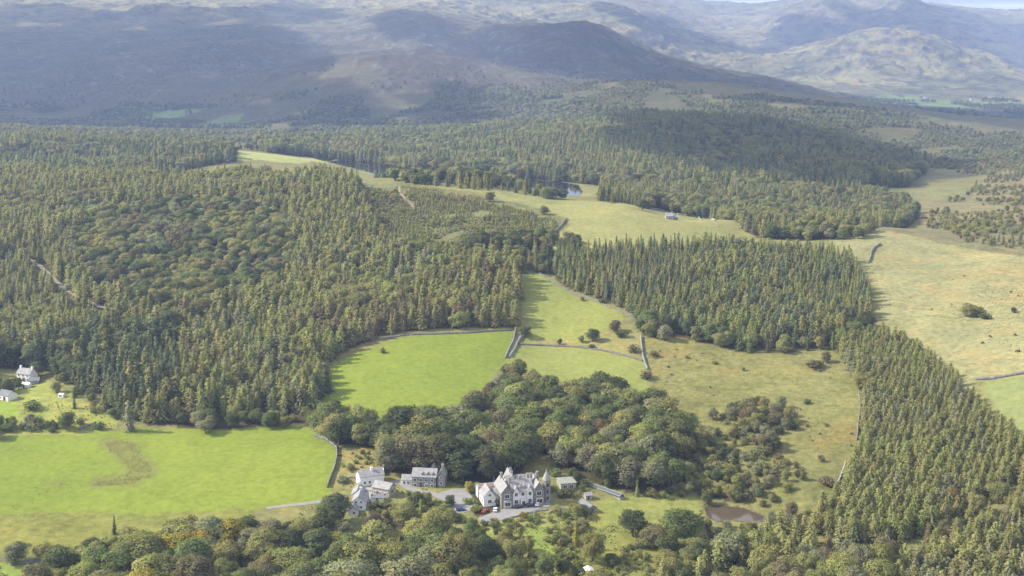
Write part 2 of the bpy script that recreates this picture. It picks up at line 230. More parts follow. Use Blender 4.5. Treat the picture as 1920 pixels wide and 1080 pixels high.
WOODS = [('on the left-hand wooded slope above the green fields', {'larch': 7, 'spruce': 1.4, 'broadleaf': 1.8}, 6.5, (12, 18.5), {'olive': 5, 'moss': 4, 'sage': 1, 'bronze': 0.8, 'dark': 0.6}, 0.97, 60, [(-672.5, 1276.0), (-544.5, 1370.5), (-356.4, 1250.0), (-189.8, 1220.5), (-144.9, 1155.8), (-125.1, 1068.1), (-103.1, 965.6), (-63.3, 904.4), (-7.7, 875.6), (5.6, 845.2), (6.5, 816.5), (2.7, 774.1), (0.0, 770.2), (-67.3, 761.3), (-86.5, 751.8), (-104.1, 733.5), (-112.1, 712.2), (-103.8, 674.0), (-110.1, 656.1), (-112.9, 637.7), (-136.4, 633.6), (-158.4, 630.4), (-185.8, 627.6), (-207.4, 633.8), (-233.5, 699.5), (-271.8, 757.8), (-294.4, 737.4), (-308.2, 723.1), (-364.7, 672.3)],
 1), ('in the rounded oak stand within the larch slope', {'broadleaf': 1}, 9.0, (12, 17), {'dark': 2, 'mid': 2.5, 'olive': 3, 'sage': 2, 'bronze': 1.2}, 1, 60, [(-362.0, 1000.4), (-337.5, 1079.7), (-302.2, 1106.2), (-242.2, 1094.9), (-186.3, 1032.7), (-161.6, 922.9), (-170.5, 842.0), (-201.6, 816.6), (-241.8, 818.7), (-287.3, 848.2), (-327.0, 921.7)],
 2), ('among the young trees beside the forest track', {'larch': 3, 'spruce': 2, 'bush': 2}, 6, (6, 12), {'sage': 3, 'moss': 4, 'olive': 2}, 0.9, 60, [(-474.6, 935.3), (-385.5, 948.2), (-343.0, 888.3), (-295.7, 828.8), (-258.5, 802.5), (-266.8, 773.5), (-300.7, 754.6), (-360.2, 700.1)],
 3), ('in the dark conifer stand by the farmhouse', {'spruce': 5, 'larch': 2, 'broadleaf': 1}, 5.5, (12, 20), {'dark': 5, 'spruce': 4, 'olive': 1.5}, 0.95, 60, [(-348.5, 707.7), (-313.8, 737.3), (-284.9, 747.5), (-271.8, 757.8), (-217.6, 781.2), (-193.0, 705.1), (-190.2, 643.5), (-205.0, 630.5), (-217.0, 642.0), (-227.3, 660.8), (-250.6, 681.5), (-275.0, 711.0), (-302.3, 708.1), (-334.2, 676.6)],
 4), ('along the hedge above the first pasture', {'broadleaf': 4, 'bush': 2}, 8.5, (8, 13), {'dark': 3, 'mid': 4, 'olive': 2, 'moss': 2, 'sage': 1.5, 'bronze': 0.7}, 0.9, 60, [(-177.2, 637.7), (-138.7, 644.9), (-105.0, 651.8), (-89.7, 645.9), (-92.9, 627.3), (-111.7, 629.9), (-135.2, 627.5), (-162.2, 622.9), (-176.5, 624.0)],
 5), ('on the felled hillside of young conifers', {'spruce': 5, 'bush': 4, 'broadleaf': 0.6}, 4.4, (2.6, 6.0), {'moss': 4, 'olive': 3, 'sage': 2, 'mid': 1, 'bronze': 1}, 0.86, 25, [(-140.4, 1126.5), (-95.6, 1103.8), (-61.0, 1083.1), (-27.6, 1061.8), (17.7, 1019.3), (38.6, 986.6), (36.4, 971.3), (29.1, 955.2), (-8.3, 946.8), (-11.6, 882.0), (-63.5, 906.9), (-102.9, 962.9), (-124.1, 1059.6)],
 6), ('in the dark belt between the two plantations', {'broadleaf': 3, 'spruce': 2}, 8, (9, 14), {'dark': 3, 'mid': 2, 'olive': 2, 'bronze': 1}, 1, 60, [(-40.8, 934.4), (-8.3, 946.8), (28.8, 944.5), (52.7, 929.6), (42.3, 878.5), (26.3, 856.4), (9.4, 858.5), (-1.9, 883.6)],
 7), ('in the spruce plantation behind the tawny pasture', {'spruce': 5, 'larch': 5}, 5.2, (10, 14.5), {'spruce': 4, 'moss': 3.5, 'olive': 3, 'sage': 0.6}, 0.99, 60, [(39.5, 904.2), (75.7, 911.7), (137.7, 927.8), (181.5, 944.5), (242.9, 926.4), (251.1, 896.8), (244.1, 853.1), (241.9, 820.8), (234.0, 779.6), (198.0, 745.0), (169.2, 734.0), (144.2, 739.3), (120.1, 754.0), (97.7, 762.0), (83.0, 784.1), (64.4, 812.8), (36.9, 839.5), (28.3, 861.9)],
 8), ('along the foot of the spruce plantation', {'broadleaf': 5, 'spruce': 1.5}, 8, (9, 14), {'dark': 3, 'mid': 4, 'olive': 2, 'moss': 2, 'sage': 1.5, 'bronze': 0.7}, 0.95, 60, [(81.3, 784.1), (101.1, 762.1), (123.2, 752.4), (150.4, 737.4), (197.5, 743.1), (216.1, 764.0), (226.6, 765.3), (197.6, 730.6), (167.4, 725.4), (142.5, 729.9), (118.1, 740.3), (92.7, 747.9), (77.3, 759.5)],
 9), ('in the close larch plantation beside the straw moor', {'larch': 14, 'spruce': 0.6, 'broadleaf': 0.3}, 4.7, (8.5, 12), {'moss': 4.5, 'olive': 5, 'sage': 1}, 0.985, 60, [(197.2, 735.4), (227.0, 754.9), (238.4, 737.5), (243.5, 684.5), (244.8, 629.3), (245.4, 580.2), (246.1, 544.5), (239.0, 544.7), (214.9, 531.8), (191.5, 512.2), (166.2, 498.0), (145.7, 497.9), (124.7, 506.0), (144.1, 528.4), (163.6, 565.7), (178.4, 603.2), (192.1, 653.7), (195.8, 699.0)],
 10), ('in the larch plantation beyond the dark gully', {'larch': 14, 'spruce': 1.2, 'broadleaf': 0.4}, 5.4, (9.5, 13.5), {'moss': 4, 'olive': 5, 'sage': 1, 'bronze': 0.3}, 0.98, 60, [(273.6, 531.1), (242.4, 535.4), (220.7, 522.0), (195.8, 501.5), (172.3, 481.9), (150.2, 466.9), (126.3, 457.3), (109.7, 439.9), (106.6, 379.3), (221.3, 381.0)],
 11), ('in the mixed copse along the dark gully', {'larch': 2, 'broadleaf': 2}, 8, (9, 13), {'bronze': 2, 'olive': 3, 'dark': 1}, 0.75, 60, [(238.1, 542.4), (213.2, 527.2), (189.9, 507.5), (164.4, 492.1), (143.9, 491.2), (148.7, 476.7), (173.9, 486.9), (197.5, 506.2), (221.5, 524.2)],
 12), ('in the broadleaf wood behind the hotel', {'broadleaf': 1}, 10.5, (14, 21), {'dark': 3, 'mid': 4, 'olive': 2, 'moss': 2, 'sage': 1.5, 'bronze': 0.7}, 1, 60, [(-108.1, 625.7), (-89.4, 622.1), (-66.3, 614.5), (-44.1, 612.8), (-25.2, 623.4), (-16.0, 649.1), (-7.5, 675.7), (7.6, 683.3), (14.9, 664.6), (29.6, 663.1), (50.1, 659.7), (67.6, 657.8), (77.3, 639.2), (91.3, 616.3), (100.5, 603.8), (99.0, 585.6), (84.8, 568.5), (72.1, 548.4), (56.6, 542.3), (43.6, 549.9), (37.6, 553.7), (31.7, 560.9), (21.8, 566.3), (20.7, 590.1), (6.7, 591.7), (4.6, 566.8), (-5.1, 560.6), (-15.0, 550.1), (-22.9, 550.2), (-30.3, 557.8), (-31.2, 565.7), (-46.1, 566.9), (-53.5, 563.6), (-59.3, 565.6), (-65.2, 590.9), (-80.9, 599.3), (-88.5, 599.6), (-95.8, 608.5)],
 13), ('in the thorn scrub on the tawny pasture', {'bush': 4, 'broadleaf': 3}, 5.2, (4.5, 8.5), {'bronze': 3, 'sage': 3, 'dark': 2, 'olive': 2}, 0.9, 60, [(111.3, 637.4), (128.7, 654.4), (149.2, 641.1), (149.6, 617.4), (132.6, 601.7), (118.0, 611.1)],
 14), ('in the thorn scrub above the pond', {'bush': 5, 'broadleaf': 4}, 5.6, (4, 9.5), {'bronze': 2, 'sage': 2.5, 'dark': 2, 'olive': 3, 'moss': 1.5}, 0.92, 60, [(84.5, 595.9), (99.4, 597.1), (121.6, 586.7), (138.6, 568.3), (138.0, 552.4), (125.9, 538.8), (117.1, 530.9), (100.8, 541.6), (84.5, 547.7), (75.9, 555.0), (84.8, 568.5)],
 15), ('in the broadleaf wood below the first pasture', {'broadleaf': 1}, 10, (12, 21), {'dark': 2.5, 'mid': 3, 'olive': 3, 'moss': 2.5, 'sage': 1.6, 'bronze': 1, 'gold': 0.5, 'lime': 0.4}, 1, 60, [(-190.6, 465.8), (-170.0, 488.2), (-143.2, 497.0), (-121.1, 500.2), (-100.4, 499.6), (-85.2, 504.0), (-73.5, 502.9), (-59.3, 498.5), (-36.6, 500.6), (-24.8, 493.8), (-17.6, 480.9), (-20.1, 460.7), (-21.9, 430.5), (-47.9, 395.0), (-191.5, 386.2), (-206.4, 438.0), (-184.7, 444.7)],
 16), ('in the mixed wood below the pond', {'broadleaf': 6, 'larch': 3}, 8.5, (10, 17), {'moss': 3, 'olive': 4, 'bronze': 1.6, 'sage': 1.2, 'dark': 1}, 0.95, 60, [(86.5, 497.4), (101.2, 503.4), (123.5, 500.7), (143.9, 491.2), (161.3, 482.1), (145.8, 452.1), (106.6, 379.3), (30.3, 380.5), (43.2, 445.5), (62.0, 464.8)],
 17), ('in the hotel shrubbery', {'bush': 7, 'broadleaf': 2}, 4.4, (2.5, 7.5), {'moss': 3, 'olive': 3, 'mid': 2, 'bronze': 1, 'sage': 1}, 0.75, 12, [(-13.7, 501.6), (0.0, 507.9), (16.4, 515.9), (32.0, 520.3), (34.8, 508.3), (40.4, 490.4), (36.1, 462.0), (21.0, 455.1), (17.7, 482.0), (12.7, 508.0), (5.8, 504.3), (8.8, 481.4), (12.9, 467.8), (-4.3, 463.2), (-15.3, 478.2)],
 18), ('in the rough garden below the sunny lawn', {'bush': 7, 'broadleaf': 2}, 4.8, (2.5, 7), {'moss': 3, 'olive': 3, 'mid': 2, 'sage': 1}, 0.8, 12, [(55.6, 507.7), (83.5, 508.4), (85.8, 492.8), (62.0, 464.8), (43.2, 445.5), (38.3, 462.4), (42.3, 486.2)],
 19), ('in the wooded plateau behind the larch slope', {'larch': 3, 'broadleaf': 2, 'spruce': 2}, 9.5, (14, 20), {'sage': 2, 'olive': 3, 'dark': 2, 'mid': 2}, 1, 60, [(-949.7, 1827.4), (-706.4, 1913.0), (-581.7, 1829.4), (-397.8, 1744.8), (-361.7, 1614.6), (-425.0, 1492.2), (-519.1, 1397.9), (-667.4, 1276.7)],
 20), ('on the scrubby plateau edge', {'broadleaf': 3, 'bush': 3}, 12, (6, 12), {'sage': 2, 'olive': 3, 'mid': 1}, 0.62, 90, [(-1601.1, 3088.8), (-1286.3, 3127.2), (-971.3, 2981.4), (-672.2, 2957.8), (-518.2, 3023.2), (-334.4, 3001.8), (-249.2, 2231.3), (-393.3, 1905.5), (-426.2, 1870.2), (-597.4, 1879.4), (-972.8, 1872.4)],
 21), ('in the wood behind the tarn', {'broadleaf': 4, 'larch': 4, 'spruce': 2.4}, 10, (14, 22), {'sage': 2, 'olive': 4, 'dark': 2, 'mid': 2, 'moss': 1.5}, 1, 60, [(-430.8, 2088.9), (-281.1, 2519.0), (-126.0, 2671.7), (40.3, 2351.7), (214.0, 2630.6), (375.7, 2744.0), (499.3, 2650.6), (574.3, 2479.6), (690.6, 2327.0), (666.7, 1957.9), (490.9, 1534.0), (414.0, 1495.0), (277.8, 1459.1), (213.0, 1448.3), (122.1, 1485.9), (99.8, 1539.2), (13.8, 1601.3), (-57.2, 1657.6), (-148.1, 1716.4), (-207.7, 1854.0), (-259.5, 1882.8), (-289.5, 1867.3), (-314.3, 1825.3), (-356.7, 1802.6)],
 22), ('in the wood below the hill meadow crest', {'broadleaf': 5, 'larch': 3, 'spruce': 1.5}, 8.5, (11, 16), {'olive': 4, 'sage': 1.5, 'dark': 1.5, 'mid': 2, 'moss': 1, 'bronze': 0.6}, 1, 60, [(104.3, 1417.5), (151.8, 1462.3), (277.8, 1459.1), (414.0, 1495.0), (440.2, 1372.4), (416.0, 1256.6), (384.0, 1192.7), (279.2, 970.4), (230.6, 979.3), (192.5, 1004.5), (186.4, 1159.0), (141.2, 1205.0), (88.5, 1073.9), (78.6, 1133.9)],
 23), ('on the near tarn shore', {'broadleaf': 3, 'spruce': 2}, 8, (9, 15), {'olive': 2, 'dark': 4, 'sage': 1}, 0.8, 60, [(-185.3, 1590.1), (-99.2, 1147.3), (-38.7, 1117.0), (18.8, 1086.1), (48.2, 1112.9), (19.9, 1150.7), (-41.8, 1613.0), (-121.5, 1655.1), (-111.1, 1169.1)],
 24), ('on the far hanging wood', {'broadleaf': 5, 'larch': 1}, 13, (11, 16), {'sage': 3, 'mid': 3, 'dark': 2, 'olive': 2}, 0.8, 120, [(-197.3, 3567.4), (0.0, 3519.7), (109.8, 3217.6), (211.3, 2909.1), (378.4, 2764.1), (216.6, 2663.1), (46.8, 2731.7), (-135.5, 2873.3), (-307.3, 2754.6), (-465.3, 2711.7), (-600.4, 3045.1), (-531.4, 3101.5), (-342.3, 3074.3), (-223.7, 3272.8)],
 25), ('on the scrubby brown ridge', {'broadleaf': 4, 'bush': 3}, 12, (6, 11), {'sage': 3, 'mid': 2, 'dark': 1.5, 'olive': 2}, 0.7, 130, [(293.3, 3128.5), (491.7, 3117.4), (636.8, 3046.5), (826.7, 2931.9), (980.5, 2725.2), (1091.8, 2652.3), (843.2, 2039.4), (687.9, 1995.2), (693.7, 2337.9), (577.1, 2492.4), (503.7, 2674.3), (421.8, 2904.1)],
 26), ('on the tawny moor edge', {'broadleaf': 2, 'bush': 4, 'larch': 0.8}, 10, (4, 9), {'sage': 2, 'olive': 4, 'bronze': 1.5, 'moss': 1.5}, 0.62, 70, [(612.4, 1868.6), (1022.7, 2481.2), (1239.4, 2532.2), (471.3, 906.9), (385.6, 919.9), (348.5, 951.3), (399.1, 1183.6), (448.0, 1324.0), (509.8, 1401.0), (659.9, 1698.4)],
 27), ('in the shaded valley woods', {'broadleaf': 1}, 16, (11, 15), {'mid': 2, 'dark': 2, 'sage': 1.5}, 0.6, 180, [(-1877.4, 3631.6), (-1527.4, 3727.0), (-1192.6, 3674.3), (-966.6, 3592.3), (-716.8, 3495.2), (-604.4, 3545.2), (-402.6, 3370.0), (-342.3, 3074.3), (-522.7, 3050.1), (-622.1, 3023.6), (-873.1, 3086.5), (-1286.3, 3127.2), (-1569.7, 3027.8)],
 28), ('in the far valley below the sunlit crag', {'broadleaf': 1}, 26, (12, 16), {'mid': 2, 'dark': 2, 'sage': 2}, 0.4, 220, [(1467.3, 5938.1), (1605.6, 5885.2), (1884.6, 5973.6), (2097.1, 5852.0), (2369.2, 5783.0), (2507.5, 5648.0), (1808.8, 4062.8), (1051.7, 2926.3), (882.4, 3038.4)],
 29), ('dotting the shaded fell', {'bush': 3, 'broadleaf': 2}, 34, (8, 12), {'mid': 2, 'dark': 2, 'sage': 1.5, 'bronze': 1}, 0.42, 150, [(-2431.0, 4747.8), (-1960.9, 4828.9), (-1471.0, 4896.1), (-1022.9, 5040.0), (-807.6, 4759.8), (-704.8, 3434.0), (-971.4, 3610.8), (-1534.6, 3745.3), (-1887.8, 3652.4)],
 30), ('dotting the shaded ridge', {'bush': 3, 'broadleaf': 2}, 34, (8, 12), {'mid': 2, 'dark': 2, 'sage': 1.5, 'bronze': 1}, 0.4, 150, [(-633.4, 3724.1), (-414.7, 3760.5), (-175.6, 3764.1), (73.4, 4322.1), (278.6, 4704.1), (579.1, 4704.0), (938.2, 4496.5), (454.7, 3138.1), (130.5, 3403.4), (-183.7, 3599.5), (-376.1, 3391.3), (-610.2, 3581.0)],
 31), ('dotting the tawny rough pasture', {'bush': 1}, 13, (1.2, 3.2), {'bronze': 3, 'sage': 2, 'dark': 1.5}, 0.34, 30, [(83.4, 737.6), (141.4, 723.8), (184.6, 716.6), (189.4, 657.8), (174.9, 603.3), (146.4, 537.9), (131.8, 537.7), (135.1, 575.9), (102.8, 619.2), (83.3, 665.9)],
 32), ('dotting the straw moor', {'bush': 1}, 17, (1.0, 2.4), {'bronze': 2, 'dark': 1.5, 'sage': 1}, 0.2, 40, [(280.9, 932.2), (356.8, 867.0), (377.7, 828.3), (298.0, 644.3), (262.7, 663.2), (253.1, 774.9)],
 33), ('in the shrub borders round the forecourt', {'bush': 6, 'broadleaf': 1}, 4.2, (3, 6.5), {'moss': 4, 'olive': 3, 'mid': 3, 'dark': 1.5, 'gold': 0.4}, 0.75, 14, [(-31.1, 534.9), (-27.3, 527.1), (-26.0, 519.8), (-13.9, 508.9), (-7.0, 509.8), (7.1, 517.5), (33.4, 525.1), (34.8, 515.7), (23.0, 504.1), (11.6, 509.5), (3.4, 500.4), (-13.6, 496.7), (-23.3, 510.1), (-38.3, 526.5), (-52.0, 532.0), (-55.1, 539.4), (-49.2, 542.2), (-34.1, 537.2)],
 34), ('in the shrubs between hotel and car park', {'bush': 5, 'broadleaf': 1}, 4.2, (3, 6.5), {'moss': 4, 'olive': 3, 'mid': 3, 'dark': 1.5}, 0.9, 14, [(-21.3, 546.3), (-13.6, 547.5), (-6.1, 533.5), (-5.2, 524.4), (-9.0, 521.4), (-15.3, 516.7), (-17.6, 523.1), (-15.4, 528.4)],
 35), ('in the thicket behind the garden building', {'bush': 4, 'broadleaf': 2}, 5, (4, 9), {'mid': 3, 'dark': 3, 'moss': 2}, 0.85, 14, [(20.4, 563.0), (31.6, 559.6), (39.7, 548.0), (36.2, 531.3), (33.0, 539.1), (30.1, 553.5), (20.0, 553.4)],
 36), ('in the kitchen garden', {'bush': 1}, 4, (1.6, 4.0), {'mid': 2, 'moss': 3, 'sage': 2}, 0.4, 9, [(-86.7, 590.2), (-69.2, 590.7), (-64.1, 582.5), (-62.1, 562.9), (-72.0, 552.4), (-82.0, 552.3)],
 37), ('filling the copse right of the sunny lawn', {'broadleaf': 5, 'bush': 3}, 7, (7, 14), {'moss': 2, 'olive': 3, 'mid': 3, 'dark': 2, 'sage': 1.5, 'bronze': 1}, 0.85, 18, [(62.4, 539.3), (75.3, 550.3), (84.2, 545.7), (90.6, 539.2), (82.6, 514.8), (84.8, 501.3), (101.2, 503.4), (84.3, 483.4), (62.0, 464.8), (56.2, 480.2), (63.9, 509.2), (63.6, 527.4)],
 38), ('in the copse below the hotel garden', {'broadleaf': 5, 'bush': 3}, 7, (7, 13), {'moss': 3, 'olive': 3, 'mid': 3, 'dark': 2, 'gold': 0.3, 'bronze': 0.6}, 0.95, 18, [(-22.3, 498.0), (-6.8, 496.0), (5.6, 486.0), (6.5, 472.1), (-4.3, 465.5), (8.5, 460.7), (17.1, 465.9), (24.4, 462.3), (34.9, 475.4), (36.9, 457.7), (43.2, 445.5), (27.0, 414.6), (-21.2, 414.5), (-22.2, 474.8)],
 39), ('in the wet hollow of the first pasture', {'rush': 1}, 0.95, (0.25, 0.55), {'rushy': 4, 'straw': 2, 'tuft': 1}, 0.75, 5, [(-209.5, 605.0), (-197.4, 605.5), (-187.0, 597.7), (-183.9, 584.4), (-174.8, 573.3), (-172.6, 561.1), (-179.4, 554.1), (-197.7, 552.4), (-201.1, 559.0), (-189.2, 561.2), (-183.6, 568.0), (-192.9, 581.8), (-201.6, 592.6)],
 40), ('as tussocks along the foot of the first pasture', {'rush': 1}, 2.0, (0.2, 0.45), {'tuft': 3, 'rushy': 1}, 0.36, 8, [(-260.8, 566.0), (-212.4, 558.7), (-165.9, 555.2), (-160.8, 536.6), (-148.9, 518.9), (-190.4, 515.5), (-235.7, 506.6)],
 41), ('as tussocks over the bright pastures', {'rush': 1}, 4.5, (0.2, 0.5), {'tuft': 3, 'mid': 1}, 0.35, 14, [(-274.5, 598.1), (-183.6, 619.5), (-112.8, 628.5), (-89.8, 595.0), (-85.6, 539.2), (-133.8, 525.4), (-235.7, 506.6)],
 42), ('as tussocks over the upper bright pasture', {'rush': 1}, 4.5, (0.2, 0.5), {'tuft': 3, 'rushy': 1}, 0.4, 14, [(-104.4, 711.4), (-66.5, 751.6), (-1.7, 762.0), (-16.5, 670.6), (-28.1, 626.7), (-72.9, 625.1), (-94.1, 657.4)],
 43), ('as tussocks over the tawny pasture', {'rush': 1}, 2.6, (0.25, 0.65), {'rushy': 2, 'tuft': 1.5, 'straw': 3}, 0.4, 16, [(82.2, 742.2), (142.3, 729.0), (191.4, 731.5), (190.5, 653.9), (176.8, 603.3), (145.8, 535.5), (111.8, 510.7), (83.3, 557.7), (78.0, 658.4)],
 44), ('as tussocks over the straw moor', {'rush': 1}, 3.0, (0.3, 0.7), {'rushy': 1, 'straw': 5, 'tuft': 1}, 0.35, 30, [(265.6, 951.3), (322.9, 975.1), (372.4, 887.3), (405.2, 849.2), (307.6, 634.7), (255.5, 655.5), (241.3, 736.5), (245.3, 820.1)],
 45), ('as bracken over the felled hillside', {'rush': 1}, 2.6, (0.8, 1.8), {'rushy': 3, 'bronze': 3, 'moss': 3, 'tuft': 1}, 0.7, 14, [(-142.4, 1143.3), (-98.0, 1133.1), (-28.1, 1082.4), (41.0, 993.3), (29.1, 955.2), (-8.3, 946.8), (-11.6, 882.0), (-63.5, 906.9), (-102.9, 962.9), (-124.1, 1059.6)],
 46), ('in the loose scrub between wood and tawny pasture', {'bush': 5, 'broadleaf': 4}, 6.5, (4, 9), {'bronze': 2, 'sage': 3, 'dark': 1.5, 'olive': 3}, 0.7, 22, [(91.8, 619.8), (109.3, 633.7), (120.1, 607.4), (130.7, 592.8), (139.1, 570.7), (122.0, 588.7), (99.6, 598.5), (92.4, 604.3)],
 47), ('along the lower edge of the larch plantation', {'broadleaf': 5, 'bush': 3, 'larch': 2}, 6.5, (5, 10), {'bronze': 2, 'sage': 2, 'olive': 3, 'moss': 2}, 0.8, 20, [(112.3, 513.4), (128.9, 524.7), (144.7, 530.7), (129.3, 505.7), (123.2, 499.3), (105.3, 501.0)],
 48), ('as long grass in the gardens', {'rush': 1}, 1.7, (0.4, 1.0), {'tuft': 3, 'straw': 2, 'rushy': 1, 'moss': 2}, 0.55, 7, [(-18.6, 509.5), (-7.0, 510.8), (11.8, 519.8), (33.5, 525.7), (48.8, 537.9), (91.7, 546.4), (85.8, 508.0), (63.5, 477.1), (39.0, 444.8), (-22.5, 443.3)],
 49), ('as long grass round the cottages', {'rush': 1}, 1.8, (0.4, 1.0), {'tuft': 3, 'straw': 2, 'rushy': 1.5, 'moss': 2}, 0.55, 7, [(-96.3, 529.4), (-84.1, 531.8), (-77.9, 555.1), (-86.7, 590.2), (-62.5, 582.7), (-50.4, 556.5), (-31.8, 539.4), (-30.9, 523.3), (-62.1, 525.0), (-75.2, 515.9), (-93.1, 510.4)],
 50), ('as rough grass in the farm paddock', {'rush': 1}, 2.2, (0.4, 0.9), {'tuft': 3, 'straw': 2, 'rushy': 1.5}, 0.5, 8, [(-264.3, 641.8), (-253.5, 659.8), (-224.8, 644.0), (-205.6, 623.3), (-226.2, 614.1), (-253.4, 613.0)],
 51), ('in the hedge below the farmhouse paddock', {'broadleaf': 4, 'bush': 4}, 5.5, (5, 10), {'mid': 3, 'dark': 2, 'sage': 2, 'olive': 1}, 0.85, 14, [(-283.9, 620.4), (-252.7, 625.9), (-236.6, 628.1), (-218.8, 625.3), (-213.9, 618.7), (-231.6, 613.9), (-251.8, 609.0), (-275.6, 600.7)],
 52), ('round the farmhouse garden', {'broadleaf': 4, 'bush': 4, 'spruce': 1}, 6.5, (4, 11), {'mid': 3, 'dark': 3, 'sage': 1, 'olive': 1.5}, 0.6, 14, [(-306.6, 674.1), (-299.0, 700.0), (-290.1, 700.8), (-285.3, 689.9), (-277.1, 684.4), (-279.3, 677.6), (-278.3, 670.4), (-289.5, 668.6)],
 53), ('at the farmhouse lawn edge', {'broadleaf': 4, 'bush': 3, 'spruce': 2}, 6.5, (5, 13), {'mid': 3, 'dark': 3, 'moss': 1, 'olive': 1.5}, 0.6, 14, [(-276.3, 698.7), (-268.5, 701.6), (-243.9, 675.1), (-225.0, 653.5), (-210.5, 630.0), (-221.2, 632.6), (-232.3, 649.1), (-246.9, 664.8), (-264.1, 680.8)],
 54), ('in the ash belt rising to the wall junction', {'broadleaf': 1}, 7.5, (9, 14), {'bronze': 2, 'dark': 2, 'sage': 2, 'olive': 2}, 1.0, 60, [(-22.5, 627.1), (-16.1, 652.8), (-10.5, 675.2), (-5.6, 703.1), (4.7, 706.8), (13.9, 691.7), (12.0, 670.2), (0.0, 657.9), (-11.3, 627.5)],
 55), ('on the brown ridge behind the shaded hill', {'broadleaf': 3, 'bush': 4}, 12, (5, 10), {'sage': 3, 'mid': 2, 'olive': 3, 'bronze': 1}, 0.6, 90, [(58.3, 3423.4), (201.9, 3386.8), (333.8, 3266.9), (456.8, 3153.1), (470.9, 2981.6), (384.5, 2809.7), (212.7, 2928.6), (109.8, 3217.6)],
 56), ('on the knolls above the tawny moor', {'broadleaf': 3, 'bush': 4}, 11, (5, 10), {'sage': 3, 'mid': 2, 'olive': 3, 'bronze': 1}, 0.55, 90, [(594.9, 2571.4), (780.2, 2763.6), (957.0, 2658.0), (1057.5, 2487.8), (773.4, 1869.1), (662.8, 1725.2), (662.6, 1921.4), (681.1, 2294.7)],
 57), ('on the bank before the pond', {'broadleaf': 3, 'bush': 4}, 5.5, (5, 9), {'moss': 2, 'olive': 3, 'sage': 2, 'mid': 2}, 0.9, 60, [(84.4, 511.3), (95.8, 512.3), (114.1, 510.7), (117.0, 502.1), (100.9, 502.0), (85.9, 501.2)],
 58), ('below the sunny lawn', {'broadleaf': 2, 'bush': 5}, 5.5, (3, 8), {'moss': 2, 'olive': 3, 'mid': 3, 'dark': 1}, 0.75, 14, [(40.1, 553.7), (58.9, 540.4), (75.8, 548.2), (83.5, 541.1), (70.5, 535.2), (56.0, 536.2), (42.9, 540.0)],
 59), ('in the shrubs below the cottage yard', {'broadleaf': 3, 'bush': 4}, 5.5, (4, 8.5), {'moss': 3, 'olive': 3, 'mid': 3, 'bronze': 1, 'gold': 0.4}, 0.9, 60, [(-65.0, 529.6), (-55.6, 532.5), (-46.8, 528.5), (-36.9, 522.9), (-25.9, 516.8), (-27.6, 503.6), (-44.1, 508.5), (-60.7, 512.0)],
 60)]
GAPS = [[(-374.2, 945.6), (-353.8, 929.1), (-314.6, 867.9), (-281.4, 829.7), (-229.2, 825.8), (-225.5, 811.7), (-275.0, 809.8), (-314.0, 849.8), (-361.1, 915.9)],
 [(35.6, 520.8), (45.0, 519.8), (50.2, 499.6), (62.0, 502.1), (79.9, 515.4), (88.6, 541.7), (63.7, 539.4), (53.8, 538.5), (38.8, 534.2)]]
